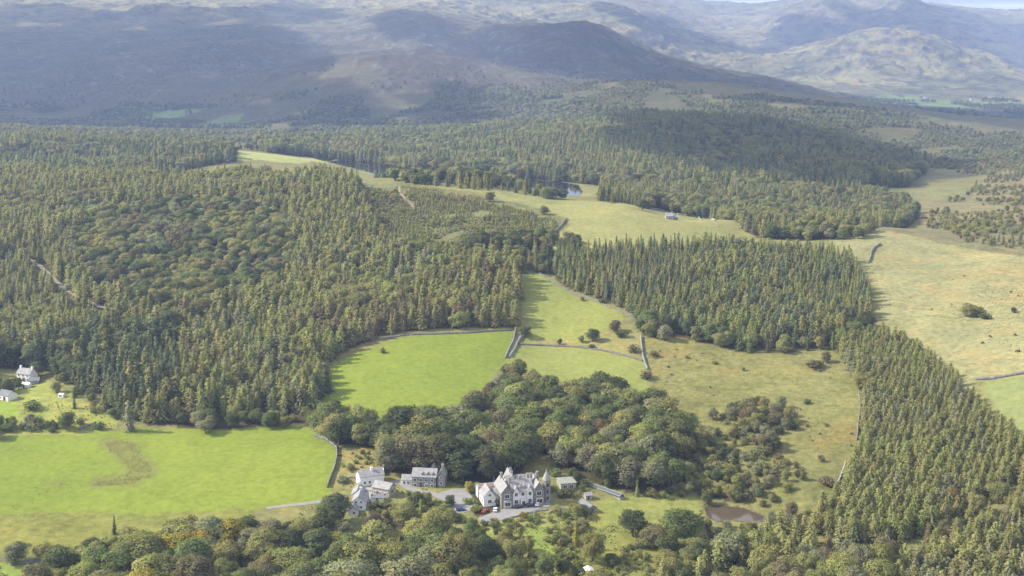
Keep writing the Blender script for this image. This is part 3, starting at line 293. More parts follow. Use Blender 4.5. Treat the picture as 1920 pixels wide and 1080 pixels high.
SOLO = [(50.2, 750.6, 'broadleaf', 10, 1.15, 'dark', 'round dark tree alone on the rough strip between two pastures'), (42.9, 750.0, 'broadleaf', 6.5, 0.8, 'sage', 'pale slender tree beside the round dark tree between pastures'), (29.6, 750.9, 'broadleaf', 5.2, 0.75, 'dark', 'small dark oval tree alone on the pasture wall line'), (8.4, 760.5, 'broadleaf', 9, 1.35, 'dark', 'wide dark tree at the top of the walled lane'), (64.8, 762.9, 'broadleaf', 9, 1.3, 'bronze', 'grey-brown spreading tree where two pastures meet the plantation'), (68.4, 754.4, 'bush', 5, 1.4, 'dark', 'dark thicket below the grey-brown spreading tree'), (74.3, 728.3, 'bush', 6, 1.3, 'bronze', 'brown thorn tree against the cross wall'), (85.3, 722.5, 'bush', 4.5, 1.2, 'bronze', 'brown thorn bush on the tawny pasture just past the cross wall'), (78.3, 689.4, 'bush', 6, 1.2, 'bronze', 'brown thorn tree at the lower end of the cross wall'), (49.3, 741.2, 'bush', 2.6, 1.6, 'dark', 'low dark bush on the pasture wall below the round tree'), (-78.3, 729.5, 'bush', 3.4, 1.1, 'rust', 'small reddish bush alone at the top of the bright pasture'), (47.4, 816.0, 'bush', 3.2, 1.2, 'bronze', 'brown bush on the upper edge of the tapering pasture'), (59.9, 810.2, 'bush', 4, 1.3, 'bronze', 'brown bush beside the plantation at the tapering pasture corner'), (292.4, 769.1, 'broadleaf', 9, 2.2, 'olive', 'broad low thicket alone on the straw moor'), (296.3, 758.7, 'bush', 4, 2.0, 'dark', 'dark skirt of bushes at the thicket on the straw moor'), (316.2, 762.3, 'bush', 4, 1.1, 'dark', 'small dark bush near the edge of the straw moor'), (160.0, 648.3, 'bush', 3.2, 1.5, 'dark', 'low dark bush alone in the middle of the tawny pasture'), (150.3, 573.2, 'bush', 3.6, 0.9, 'bronze', 'brown bush in the lower corner of the tawny pasture'), (146.1, 546.6, 'bush', 5.5, 1.2, 'bronze', 'brown thorn clump by the broken wall of the tawny pasture'), (177.1, 701.1, 'bush', 5.5, 2.4, 'bronze', 'wide brown thicket where plantation and larches nearly meet'), (185.9, 709.3, 'broadleaf', 8, 1.2, 'bronze', 'brown leafy tree at the corner of spruce and larch plantations'), (105.5, 720.1, 'bush', 2.4, 1.4, 'bronze', 'low brown bush high on the tawny pasture'), (120.3, 712.1, 'bush', 2.6, 1.4, 'sage', 'low grey-green bush high on the tawny pasture'), (135.7, 701.4, 'bush', 3, 0.8, 'bronze', 'upright brown bush high on the tawny pasture'), (52.0, 504.2, 'broadleaf', 15, 1.15, 'dark', 'large dark round tree alone on the sunny lawn'), (72.7, 505.2, 'broadleaf', 18, 1.35, 'mid', 'largest dark spreading tree beside the pond'), (41.5, 475.9, 'broadleaf', 7, 1.3, 'mid', 'bushy green tree at the foot of the dark lawn shadow'), (33.4, 478.8, 'broadleaf', 15, 1.0, 'olive', 'tall olive tree over the lane behind the hotel garden'), (57.7, 541.4, 'spruce', 9, 0.9, 'moss', 'slim pale conifer by the glasshouse'), (26.9, 490.3, 'larch', 12, 0.7, 'gold', 'slender yellow-green conifer in the hotel garden'), (20.6, 466.3, 'broadleaf', 8, 1.25, 'dark', 'dense dark round bush-like tree at the garden foot'), (0.4, 475.8, 'broadleaf', 12, 1.1, 'olive', 'yellowing olive tree beside the narrow lawn'), (-12.0, 475.5, 'broadleaf', 14, 1.2, 'dark', 'dark glossy tree below the hotel forecourt'), (7.0, 474.4, 'spruce', 6, 0.8, 'dark', 'small dark conifer at the foot of the narrow lawn'), (-4.8, 477.0, 'broadleaf', 8, 1.1, 'dark', 'dark low tree between the olive and glossy trees'), (-17.3, 505.4, 'broadleaf', 7, 0.9, 'mid', 'green tree at the end of the hotel forecourt'), (-19.7, 543.2, 'broadleaf', 6.5, 1.1, 'gold', 'golden yellow tree at the corner of the car park'), (-28.1, 528.2, 'broadleaf', 7, 0.9, 'dark', 'dark oval tree at the edge of the car park'), (-78.7, 513.5, 'broadleaf', 18, 1.2, 'dark', 'big dark tree against the gable of the white cottage'), (-60.3, 507.8, 'broadleaf', 11, 0.9, 'plum', 'purple-leaved tree beside the white cottage'), (-46.8, 513.3, 'broadleaf', 12, 1.3, 'olive', 'olive tree below the stone coach house hedge'), (-40.2, 519.4, 'larch', 9, 0.6, 'lime', 'slim lime-yellow conifer below the cypress hedge'), (-78.4, 471.3, 'broadleaf', 9, 1.15, 'lime', 'bright green round tree at the bottom of the wood'), (-141.6, 466.9, 'broadleaf', 9, 1.1, 'lime', 'bright green round tree between dark trees near the lawn'), (-58.3, 469.7, 'broadleaf', 11, 1.2, 'gold', 'golden tree at the bottom of the wood'), (-75.1, 489.4, 'broadleaf', 12, 1.1, 'gold', 'golden olive tree below the big dark tree'), (-203.9, 478.1, 'broadleaf', 11, 1.35, 'sage', 'grey-green round tree alone by the lawn corner'), (-194.8, 482.8, 'broadleaf', 9, 1.1, 'olive', 'olive tree beside the grey-green round tree'), (-173.1, 508.3, 'spruce', 9, 1.05, 'dark', 'narrow dark conifer standing up against the tawny strip'), (-159.7, 618.4, 'broadleaf', 10, 1.25, 'sage', 'grey-green tree at the top edge of the first pasture'), (-199.0, 618.2, 'larch', 17, 1.3, 'sage', 'tall pale grey conifer at the top edge of the pasture'), (-236.6, 644.7, 'spruce', 8, 1.0, 'dark', 'dark conical tree alone on the farmhouse lawn'), (-231.9, 618.5, 'broadleaf', 11, 1.3, 'mid', 'large green tree on the hedge below the farmhouse'), (-258.4, 645.3, 'bush', 5.5, 1.8, 'mid', 'broad bush in front of the farmhouse'), (-254.2, 666.0, 'broadleaf', 8, 1.2, 'moss', 'pale green tree beside the farmhouse gable'), (-259.8, 615.5, 'broadleaf', 6.5, 1.6, 'mid', 'wide low tree on the hedge at the edge of the paddock'), (-250.8, 617.1, 'bush', 5, 1.7, 'sage', 'grey-green hedge clump below the paddock'), (-243.2, 619.2, 'bush', 4.5, 1.5, 'mid', 'green hedge clump beside the large hedge tree'), (-128.4, 628.7, 'broadleaf', 11, 1.1, 'mid', 'leafy green tree at the top corner of the first pasture'), (-120.0, 628.8, 'broadleaf', 8.5, 1.0, 'moss', 'pale green tree at the top corner of the first pasture'), (-19.4, 1067.3, 'broadleaf', 10, 1.5, 'bronze', 'bare brown tree on the hill meadow edge'), (26.6, 1020.1, 'broadleaf', 9, 1.2, 'bronze', 'grey-brown tree where the hill meadow narrows'), (-62.4, 1640.9, 'bush', 4, 1.4, 'dark', 'dark bush on the crest of the hill meadow'), (-52.9, 1633.8, 'bush', 4.5, 1.2, 'dark', 'second dark bush on the crest of the hill meadow'), (111.9, 1052.7, 'broadleaf', 12, 1.3, 'dark', 'dark parkland tree above the lone cottage wall'), (156.7, 1212.0, 'broadleaf', 12, 1.2, 'mid', 'green tree directly behind the lone cottage'), (168.6, 1176.1, 'broadleaf', 13, 1.2, 'olive', 'yellowing tree just past the lone cottage'), (244.2, 982.7, 'broadleaf', 10, 1.4, 'dark', 'dark round tree on the pale meadow above the plantation'), (263.5, 974.9, 'broadleaf', 9, 1.7, 'mid', 'spreading thicket at the end of the pale meadow'), (215.6, 762.1, 'broadleaf', 10, 1.3, 'dark', 'dark tree at the corner of the spruce plantation'), (199.3, 528.2, 'broadleaf', 11, 1.2, 'rust', 'rust brown tree in the dark gully'), (46.0, 601.6, 'broadleaf', 15, 0.8, 'rust', 'rust orange tree in the wood behind the hotel'), (-78.8, 552.3, 'bush', 3.5, 1.6, 'mid', 'rounded bush clump in the kitchen garden'), (-78.1, 567.0, 'bush', 3, 1.5, 'sage', 'grey-green bush clump in the kitchen garden'), (-70.6, 579.2, 'bush', 3, 1.0, 'lime', 'bright green bush at the top of the kitchen garden'), (-19.3, 530.3, 'bush', 3.5, 1.5, 'lime', 'bright shrub between the car park and forecourt'), (-10.1, 529.7, 'bush', 4, 1.3, 'moss', 'green shrub bank at the foot of the white wing'), (-6.3, 529.5, 'bush', 3.5, 1.2, 'gold', 'yellow-green shrub at the corner of the hotel'), (-15.4, 521.9, 'bush', 4, 1.3, 'moss', 'green shrub bank beside the red car'), (-10.9, 533.8, 'bush', 3.5, 1.1, 'mid', 'dark green shrub under the white wing gable'), (20.3, 524.2, 'bush', 2.2, 1.8, 'moss', 'low green border at the end of the forecourt'), (27.6, 527.6, 'bush', 2.2, 1.8, 'olive', 'low yellow-green border above the garden wall'), (24.4, 538.4, 'bush', 4, 2.2, 'dark', 'dark hedge in the shade of the hotel tower'), (18.5, 544.1, 'bush', 4, 1.1, 'moss', 'green shrub behind the hotel tower'), (-47.5, 537.0, 'broadleaf', 5, 0.9, 'moss', 'pale leafy tree at the corner of the barn'), (-45.8, 530.4, 'spruce', 7.5, 0.55, 'dark', 'tallest narrow cypress next to the pale tree, first of the row'), (-44.3, 529.3, 'spruce', 7.2, 0.55, 'dark', 'second cypress of the dark row before the coach house'), (-42.8, 528.8, 'spruce', 6.9, 0.55, 'dark', 'middle cypress of the dark row before the coach house'), (-41.3, 528.2, 'spruce', 6.6, 0.55, 'dark', 'fourth cypress of the dark row before the coach house'), (-39.8, 527.6, 'spruce', 6.3, 0.55, 'dark', 'last cypress of the dark row nearest the car park')]
WALLS = [('dry-stone wall between the first pasture and the kitchen garden', 1.7, 0.8, 0.5, [(-102.2, 614.3), (-95.0, 606.7), (-88.1, 594.9), (-86.0, 581.5), (-85.2, 568.2), (-85.6, 556.3), (-85.8, 547.0)]), ('tumbled dry-stone wall along the bright pasture side of the lane', 1.7, 0.9, 0.7, [(2.4, 769.3), (1.0, 752.1), (-1.6, 739.7), (-3.9, 726.0)]), ('dry-stone wall along the pale pasture side of the lane', 1.6, 0.9, 0.9, [(6.1, 759.8), (3.3, 749.1), (1.3, 738.4), (-1.3, 728.3)]), ('pale dry-stone cross wall between smooth and tawny pastures', 1.7, 0.9, 0.75, [(80.4, 753.5), (79.5, 738.1), (78.6, 722.9), (78.7, 711.6), (79.3, 702.1)]), ('low dry-stone wall between the two pale pastures', 1.0, 0.7, 0.45, [(2.7, 748.9), (19.9, 750.1), (33.1, 747.0), (42.8, 742.8), (55.4, 735.0), (67.6, 725.3), (78.1, 714.8)]), ('long broken dry-stone wall beside the larch plantation', 1.3, 0.8, 0.6, [(191.3, 659.0), (188.9, 647.0), (184.9, 633.1), (180.4, 619.7), (177.2, 608.6), (174.2, 599.4)]), ('short lower stretch of broken wall beside the larch plantation', 1.4, 0.8, 1.0, [(161.4, 571.3), (157.6, 562.2), (154.1, 553.7), (150.4, 546.1)]), ('dry-stone wall at the top of the walled pasture corner', 1.6, 0.9, 0.6, [(254.1, 657.0), (262.3, 654.3), (270.6, 653.5), (280.1, 652.3), (295.0, 643.8)]), ('crooked dry-stone wall on the straw moor', 1.9, 1.0, 0.7, [(286.6, 949.4), (279.1, 940.4), (272.9, 927.1), (267.2, 909.4), (262.0, 896.6)]), ('curved dry-stone wall below the felled hillside', 1.8, 1.0, 0.6, [(-12.5, 955.9), (4.1, 950.1), (18.1, 944.8), (29.1, 953.6), (38.2, 974.3), (44.4, 1000.7)]), ('dry-stone wall under the larch wood at the top of the bright pasture', 1.1, 0.7, 0.5, [(-86.2, 748.3), (-66.7, 754.1), (-46.8, 755.2), (-26.8, 758.2), (0.0, 767.1)]), ('dry-stone wall at the tapering pasture under the spruces', 0.9, 0.6, 0.5, [(19.0, 865.2), (29.6, 842.8), (41.9, 828.6), (53.8, 815.6), (70.1, 795.5), (79.3, 781.6), (81.7, 770.1)]), ('whitewashed garden wall behind the big barn', 2.2, 0.6, 2.0, [(-63.4, 581.2), (-62.6, 574.5), (-61.7, 566.7), (-61.0, 560.5)]), ('low garden terrace wall below the kitchen garden', 1.1, 0.5, 1.0, [(-82.7, 557.4), (-78.1, 556.8), (-71.6, 557.5)]), ('low stone retaining wall below the forecourt border', 1.2, 0.5, 0.8, [(16.6, 520.1), (22.6, 522.8), (28.6, 525.1), (33.5, 526.7)]), ('low stone kerb wall of the forecourt', 0.8, 0.5, 0.9, [(-4.7, 512.7), (1.2, 515.5), (6.6, 518.6), (11.9, 521.9), (16.2, 522.7)]), ('dry-stone wall at the foot of the dark fell paddock hedge', 1.2, 0.7, 0.5, [(-225.1, 618.8), (-222.0, 622.4), (-219.2, 626.6)]), ('dry-stone wall with dark trees at the lawn corner', 1.3, 0.7, 0.6, [(-205.2, 475.8), (-199.7, 478.3), (-193.6, 480.9)]), ('field wall beside the parkland trees', 1.3, 0.9, 0.9, [(131.1, 1184.7), (142.8, 1196.7), (147.0, 1188.1)]), ('field wall running on from the lone cottage', 1.3, 0.9, 0.9, [(158.5, 1177.7), (166.3, 1177.9), (178.1, 1171.5), (171.7, 1039.5)])]
TRACKS = [('lane', 2.6, 'pale tarmac lane along the foot of the first pasture', (0.22, 0.205, 0.18), [(-75.7, 538.1), (-83.8, 534.7), (-96.6, 531.4), (-110.5, 528.2)]), ('forest_track', 3.2, 'pale gravel forest track through the larch slope', (0.22, 0.195, 0.14), [(-384.2, 955.6), (-360.9, 931.7), (-339.2, 899.3), (-318.3, 867.7), (-299.3, 845.2), (-281.0, 828.5), (-262.3, 821.0), (-238.6, 820.0), (-224.1, 820.0)]), ('driveway', 4.0, 'tarmac drive between the cottages and the coach house', (0.22, 0.21, 0.2), [(-60.9, 548.8), (-56.2, 551.4), (-52.4, 556.3), (-49.8, 549.4), (-44.4, 544.5), (-35.6, 541.2), (-30.4, 536.5)]), ('footpath', 1.5, 'worn path on the felled hillside', (0.24, 0.19, 0.12), [(-104.0, 1134.4), (-100.5, 1105.4), (-92.3, 1076.2), (-84.4, 1052.2)]), ('lane', 3.0, 'grassy lane between the two stone walls', (0.2, 0.18, 0.1), [(5.1, 767.1), (2.0, 748.7), (-1.6, 728.2)])]
PAVE = [('forecourt', 'grey tarmac forecourt in front of the hotel', (0.21, 0.205, 0.2), [(-14.8, 515.6), (-9.0, 520.3), (-4.8, 523.2), (1.4, 525.1), (9.6, 528.5), (16.9, 531.1), (17.2, 526.6), (13.1, 524.7), (7.1, 519.7), (0.0, 515.5), (-5.8, 512.7), (-12.8, 509.3)]), ('car_park', 'grey tarmac car park beside the golden tree', (0.21, 0.205, 0.2), [(-34.9, 541.7), (-28.5, 546.4), (-21.8, 547.6), (-18.6, 538.9), (-16.1, 528.4), (-18.1, 523.2), (-21.3, 521.4), (-26.1, 521.8), (-27.4, 529.3), (-31.6, 534.9)]), ('farmyard', 'pale stone yard between the white cottages', (0.3, 0.28, 0.26), [(-72.4, 546.9), (-64.6, 548.7), (-60.5, 544.5), (-63.1, 534.3), (-67.7, 531.9), (-72.9, 539.1)])]
CLOUDS = [[(-1472.3, 2961.9), (-2163.4, 4393.3), (-2322.9, 4949.3), (-2201.5, 5214.7), (-1932.4, 5081.3), (-1812.5, 5369.3), (-1508.2, 5097.2), (-1434.1, 5483.5), (-1131.2, 5050.8), (-1038.9, 5349.9), (-840.6, 4964.2), (-624.6, 3820.1), (-659.5, 3600.1), (-689.7, 3357.9), (-710.4, 3127.7)],
 [(-174.1, 5149.2), (0.0, 5063.3), (165.2, 4890.6), (308.9, 4876.9), (472.8, 4856.6), (605.6, 4757.5), (798.3, 4694.4), (1013.5, 4577.2), (847.0, 3051.9), (667.3, 3007.2), (498.4, 3162.0), (437.5, 4283.6), (245.3, 4118.4), (72.0, 4236.1), (-99.3, 3901.5)],
 [(260.7, 2707.3), (394.5, 2795.2), (549.4, 2618.3), (664.0, 2415.6), (680.6, 2025.1), (501.9, 1590.7), (372.1, 1537.0), (299.8, 1577.3), (261.4, 1732.5), (216.0, 1933.9)],
 [(-624.8, 3171.0), (-604.4, 3545.2), (-484.7, 3559.7), (-340.9, 3327.0), (-318.7, 2975.2)],
 [(-233.9, 3428.0), (-149.1, 3499.2), (-82.9, 3232.2), (-69.7, 2957.3), (-177.1, 2952.7)],
 [(854.3, 2940.7), (1019.3, 2979.3), (1106.2, 2746.7), (1189.8, 2776.4), (2021.4, 4726.8), (1688.4, 4817.2)],
 [(-2411.6, 5144.4), (-2700.3, 5778.8), (-2107.8, 5824.1), (-1758.5, 5640.6), (-1561.0, 5887.9), (-1302.6, 5726.6), (-1340.1, 5476.5), (-1583.0, 5520.5), (-1694.8, 5281.4), (-2045.9, 5388.9)],
 [(-1364.7, 5786.4), (-1043.8, 6201.8), (-817.3, 6066.9), (-866.4, 5708.0), (-1110.6, 5484.1)],
 [(-601.1, 5485.3), (-441.9, 5521.8), (-294.5, 5369.9), (-254.4, 5014.4), (-417.2, 4931.7)],
 [(585.7, 7320.9), (1232.8, 10445.7), (1228.2, 8548.9), (1557.6, 8357.6), (1079.2, 7077.3), (728.2, 6897.1)],
 [(1750.0, 8450.0), (2300.0, 8150.0), (3000.0, 8050.0), (3900.0, 8000.0), (4100.0, 9350.0), (3450.0, 9150.0), (3150.0, 9600.0), (2850.0, 9050.0), (2500.0, 9350.0), (2300.0, 8900.0), (2000.0, 9200.0)]]
KEEP_CLEAR = [[(-15.5, 520.2), (19.9, 529.3), (14.2, 551.6), (-21.2, 542.5)],
 [(-53.8, 548.5), (-29.1, 545.3), (-27.4, 558.2), (-52.1, 561.4)],
 [(-71.5, 544.7), (-57.3, 551.3), (-62.0, 561.3), (-76.1, 554.7)],
 [(-67.0, 540.3), (-55.9, 534.7), (-51.4, 543.6), (-62.5, 549.2)],
 [(-73.6, 524.3), (-63.8, 524.3), (-63.8, 545.3), (-73.6, 545.3)],
 [(-74.4, 519.8), (-67.1, 519.9), (-67.3, 528.9), (-74.6, 528.8)],
 [(-65.1, 532.9), (-57.7, 532.3), (-57.2, 538.3), (-64.6, 538.9)],
 [(-288.9, 691.3), (-276.4, 686.2), (-272.2, 696.4), (-284.7, 701.5)],
 [(-277.2, 683.1), (-271.0, 684.1), (-271.9, 690.0), (-278.2, 689.0)],
 [(-280.7, 679.5), (-273.6, 677.4), (-272.2, 682.1), (-279.3, 684.3)],
 [(-287.2, 659.6), (-276.4, 653.6), (-270.1, 664.9), (-280.9, 671.0)],
 [(-252.0, 659.0), (-246.8, 657.6), (-245.5, 662.4), (-250.7, 663.8)],
 [(129.5, 1023.3), (141.5, 1043.9), (132.0, 1049.5), (120.0, 1028.8)],
 [(21.2, 542.4), (32.1, 544.8), (29.4, 557.5), (18.4, 555.1)],
 [(49.3, 535.1), (52.7, 538.1), (36.7, 556.0), (33.3, 553.0)],
 [(33.7, 520.8), (38.9, 523.2), (33.4, 535.0), (28.2, 532.5)],
 [(33.1, 533.4), (37.3, 534.9), (35.3, 540.6), (31.1, 539.1)],
 [(29.3, 462.4), (34.3, 463.3), (32.9, 471.2), (28.0, 470.3)],
 [(1907.1, 5789.1), (1942.8, 5793.7), (1940.3, 5813.5), (1904.5, 5808.9)],
 [(2099.5, 5727.8), (2131.6, 5728.5), (2131.2, 5748.5), (2099.1, 5747.8)],
 [(1655.6, 5093.9), (1688.1, 5124.0), (1674.5, 5138.7), (1642.0, 5108.6)],
 [(-14.8, 515.6), (-9.0, 520.3), (-4.8, 523.2), (1.4, 525.1), (9.6, 528.5), (16.9, 531.1), (17.2, 526.6), (13.1, 524.7), (7.1, 519.7), (0.0, 515.5), (-5.8, 512.7), (-12.8, 509.3)],
 [(-34.9, 541.7), (-28.5, 546.4), (-21.8, 547.6), (-18.6, 538.9), (-16.1, 528.4), (-18.1, 523.2), (-21.3, 521.4), (-26.1, 521.8), (-27.4, 529.3), (-31.6, 534.9)],
 [(-72.4, 546.9), (-64.6, 548.7), (-60.5, 544.5), (-63.1, 534.3), (-67.7, 531.9), (-72.9, 539.1)]]
PLACES = {'hotel': (-5.0, 525.5, -0.42, 0.2503, 22.6), 'coach_house': (-46.6, 549.6, 0.6, -0.1289, 10.89), 'white_barn': (-70.5, 547.4, 1.12, 0.4366, 11.59), 'long_barn': (-64.3, 541.2, -0.34, -0.469, 8.41), 'white_cottage': (-71.6, 526.3, -2.03, 0.0, 5.8), 'low_cottage': (-72.9, 521.3, -2.88, 0.0233, 4.3), 'garden_shed': (-64.0, 533.8, -0.9, -0.0739, 5.41), 'farmhouse': (-286.3, 692.4, 13.29, -0.3883, 9.51), 'farm_lean_to': (-276.4, 684.2, 12.94, 0.1614, 4.36), 'farm_outhouse': (-279.5, 680.2, 12.47, -0.2985, 5.44), 'farm_barn': (-284.5, 660.4, 11.19, -0.5117, 8.37), 'hut': (-250.8, 659.7, 12.61, -0.2663, 3.42), 'lone_cottage': (128.8, 1026.0, 61.57, 1.0442, 14.92), 'garden_room': (22.7, 544.8, 0.75, 0.2111, 7.16), 'glasshouse': (49.4, 536.5, -1.03, 0.7299, 2.55), 'stone_shed': (34.2, 522.1, -1.74, 0.4398, 3.76), 'stone_outhouse': (33.7, 534.7, -0.42, 0.3347, 2.44), 'tin_shed': (30.1, 463.6, -6.73, 0.1651, 3.04), 'valley_farm': (1911.4, 5794.7, -11.88, 0.1272, 26.01), 'valley_farm_b': (2104.4, 5732.9, -16.78, 0.0226, 22.11), 'valley_farm_c': (1655.9, 5101.0, -13.24, 0.7482, 34.25)}
CARS = [(-12.1, 521.1, 1.2, (0.32, 0.01, 0.02), 'red car parked at the end of the forecourt'), (-7.4, 522.3, 1.5, (0.8, 0.8, 0.8), 'white car parked beside the hotel shrubbery'), (3.1, 524.8, 0.35, (0.02, 0.022, 0.025), 'black car parked before the white gable'), (8.1, 526.5, 0.35, (0.03, 0.03, 0.035), 'dark grey car parked by the hotel door'), (11.5, 527.4, 1.4, (0.45, 0.47, 0.5), 'silver car parked under the stone gable'), (-22.9, 523.6, 0.1, (0.03, 0.06, 0.2), 'blue car in the shade at the car park edge')]
COWS = [(277.6, 710.5, 0.3), (285.3, 718.8, 2.0), (286.7, 683.2, 0.0), (288.1, 683.0, 1.0), (296.8, 711.2, 0.5)]
FLAGPOLE = (-8.5, 554.6)
SURF = Spline(SURVEY)

def hz(x, y):
    return float(height(np.array([float(x)]), np.array([float(y)]))[0])

# ---------------------------------------------------------------- materials
def new_mat(name):
    m = bpy.data.materials.new(name); m.use_nodes = True
    n = m.node_tree.nodes; n.clear()
    out = n.new('ShaderNodeOutputMaterial')
    return m, n, m.node_tree.links, out

def noise(n, l, vec, scale, detail=4, rough=0.55, dist=0.0):
    t = n.new('ShaderNodeTexNoise'); t.inputs['Scale'].default_value = scale; t.inputs['Detail'].default_value = detail
    t.inputs['Roughness'].default_value = rough; t.inputs['Distortion'].default_value = dist
    l.new(vec, t.inputs['Vector']); return t.outputs['Fac']

def maprange(n, l, v, a, b, c, d):
    t = n.new('ShaderNodeMapRange'); l.new(v, t.inputs['Value'])
    for k, q in zip(('From Min', 'From Max', 'To Min', 'To Max'), (a, b, c, d)): t.inputs[k].default_value = q
    return t.outputs[0]

def mathn(n, l, op, a, b):
    t = n.new('ShaderNodeMath'); t.operation = op
    for k, v in enumerate((a, b)):
        if isinstance(v, (int, float)): t.inputs[k].default_value = v
        else: l.new(v, t.inputs[k])
    return t.outputs[0]

def mixc(n, l, f, a, b, blend='MIX'):
    t = n.new('ShaderNodeMix'); t.data_type = 'RGBA'; t.blend_type = blend
    for k, v in (('Factor', f), ('A', a), ('B', b)):
        s = [i for i in t.inputs if i.name == k and (i.type == 'RGBA' if k != 'Factor' else i.type == 'VALUE')][0]
        if isinstance(v, (int, float)): s.default_value = v
        elif isinstance(v, tuple): s.default_value = (*v[:3], 1)
        else: l.new(v, s)
    return [o for o in t.outputs if o.type == 'RGBA'][0]

def scalec(n, l, col, fac):
    t = n.new('ShaderNodeVectorMath'); t.operation = 'SCALE'
    if isinstance(col, tuple): t.inputs[0].default_value = col[:3]
    else: l.new(col, t.inputs[0])
    l.new(fac, t.inputs['Scale']); return t.outputs[0]

def plain(name, col, rough=0.85, var=0.25, scale=1.5, bump=0.0, spec=0.3):
    m, n, l, out = new_mat(name)
    tcn = n.new('ShaderNodeTexCoord')
    f1 = noise(n, l, tcn.outputs['Object'], scale, 5)
    f2 = noise(n, l, tcn.outputs['Object'], scale * 6.3, 3)
    s = mathn(n, l, 'ADD', mathn(n, l, 'MULTIPLY', f1, 0.65), mathn(n, l, 'MULTIPLY', f2, 0.35))
    k = maprange(n, l, s, 0.25, 0.75, 1 - var, 1 + var)
    b = n.new('ShaderNodeBsdfPrincipled')
    l.new(scalec(n, l, tuple(col), k), b.inputs['Base Color'])
    b.inputs['Roughness'].default_value = rough
    b.inputs['Specular IOR Level'].default_value = spec
    if bump:
        bp = n.new('ShaderNodeBump'); bp.inputs['Strength'].default_value = bump; bp.inputs['Distance'].default_value = 0.05
        l.new(f2, bp.inputs['Height']); l.new(bp.outputs[0], b.inputs['Normal'])
    l.new(b.outputs[0], out.inputs['Surface'])
    return m

def ground_material():
    m, n, l, out = new_mat('turf_and_rock')
    a = n.new('ShaderNodeAttribute'); a.attribute_name = 'cover'
    r = n.new('ShaderNodeAttribute'); r.attribute_name = 'rough'
    s = n.new('ShaderNodeAttribute'); s.attribute_name = 'coarse'      # metres per texture unit grows with open fell
    g = n.new('ShaderNodeNewGeometry')
    pos = g.outputs['Position']
    n1 = noise(n, l, pos, 0.30, 5, 0.62)        # tussocks, about 3 m
    n2 = noise(n, l, pos, 0.045, 6, 0.6, 0.6)   # patches, about 20 m
    n3 = noise(n, l, pos, 0.009, 6, 0.62, 1.2)  # swathes, about 100 m
    fine = maprange(n, l, n1, 0.3, 0.7, -1, 1)
    pat = maprange(n, l, n2, 0.3, 0.7, -1, 1)
    swa = maprange(n, l, n3, 0.3, 0.7, -1, 1)
    rr = r.outputs['Fac']
    amp_f = mathn(n, l, 'ADD', mathn(n, l, 'MULTIPLY', rr, 0.22), 0.15)
    amp_p = mathn(n, l, 'ADD', mathn(n, l, 'MULTIPLY', rr, 0.20), 0.06)
    k = mathn(n, l, 'ADD', 1.0, mathn(n, l, 'ADD', mathn(n, l, 'MULTIPLY', fine, amp_f), mathn(n, l, 'MULTIPLY', pat, amp_p)))
    base = scalec(n, l, a.outputs['Color'], k)
    # bracken and bent grass: tawny where rough, greener in between
    tf = mathn(n, l, 'MULTIPLY', rr, maprange(n, l, mathn(n, l, 'ADD', pat, mathn(n, l, 'MULTIPLY', swa, 1.4)), 0.25, 1.0, 0.0, 0.85))
    tawny = mixc(n, l, tf, base, mixc(n, l, 1.0, base, (1.06, 0.85, 0.74), 'MULTIPLY'))
    gf = mathn(n, l, 'MULTIPLY', rr, maprange(n, l, mathn(n, l, 'SUBTRACT', mathn(n, l, 'MULTIPLY', fine, 0.4), mathn(n, l, 'ADD', pat, swa)), 0.2, 1.8, 0.0, 0.8))
    col = mixc(n, l, gf, tawny, mixc(n, l, 1.0, tawny, (0.72, 0.92, 0.62), 'MULTIPLY'))
    # open fell: outcrops, scree and dark heather breaking the grass
    cr = noise(n, l, pos, 0.011, 9, 0.68, 0.8)
    cr2 = noise(n, l, pos, 0.028, 7, 0.7, 0.3)
    rk = mathn(n, l, 'MULTIPLY', s.outputs['Fac'], maprange(n, l, mathn(n, l, 'ADD', mathn(n, l, 'MULTIPLY', cr, 0.55), mathn(n, l, 'MULTIPLY', cr2, 0.45)), 0.50, 0.60, 0.0, 0.85))
    col = mixc(n, l, rk, col, mixc(n, l, maprange(n, l, cr2, 0.35, 0.65, 0, 1), (0.06, 0.06, 0.052), (0.24, 0.23, 0.20)))
    hk = mathn(n, l, 'MULTIPLY', s.outputs['Fac'], maprange(n, l, noise(n, l, pos, 0.006, 8, 0.66, 1.5), 0.50, 0.60, 0.0, 0.7))
    col = mixc(n, l, hk, col, (0.050, 0.046, 0.026))
    b = n.new('ShaderNodeBsdfPrincipled'); l.new(col, b.inputs['Base Color'])
    b.inputs['Roughness'].default_value = 0.95; b.inputs['Specular IOR Level'].default_value = 0.1
    bp = n.new('ShaderNodeBump'); bp.inputs['Strength'].default_value = 0.9; bp.inputs['Distance'].default_value = 0.6
    hgt = mathn(n, l, 'ADD', n1, mathn(n, l, 'MULTIPLY', n2, mathn(n, l, 'MULTIPLY', s.outputs['Fac'], 6.0)))
    l.new(mathn(n, l, 'MULTIPLY', hgt, mathn(n, l, 'ADD', mathn(n, l, 'MULTIPLY', rr, 0.9), 0.25)), bp.inputs['Height'])
    b2 = n.new('ShaderNodeBump'); b2.inputs['Strength'].default_value = 1.0; b2.inputs['Distance'].default_value = 38.0      # gullies and outcrops
    l.new(mathn(n, l, 'MULTIPLY', s.outputs['Fac'], mathn(n, l, 'ADD', mathn(n, l, 'MULTIPLY', cr, 0.75), mathn(n, l, 'MULTIPLY', cr2, 0.25))), b2.inputs['Height'])
    l.new(bp.outputs[0], b2.inputs['Normal']); l.new(b2.outputs[0], b.inputs['Normal'])
    l.new(b.outputs[0], out.inputs['Surface'])
    return m

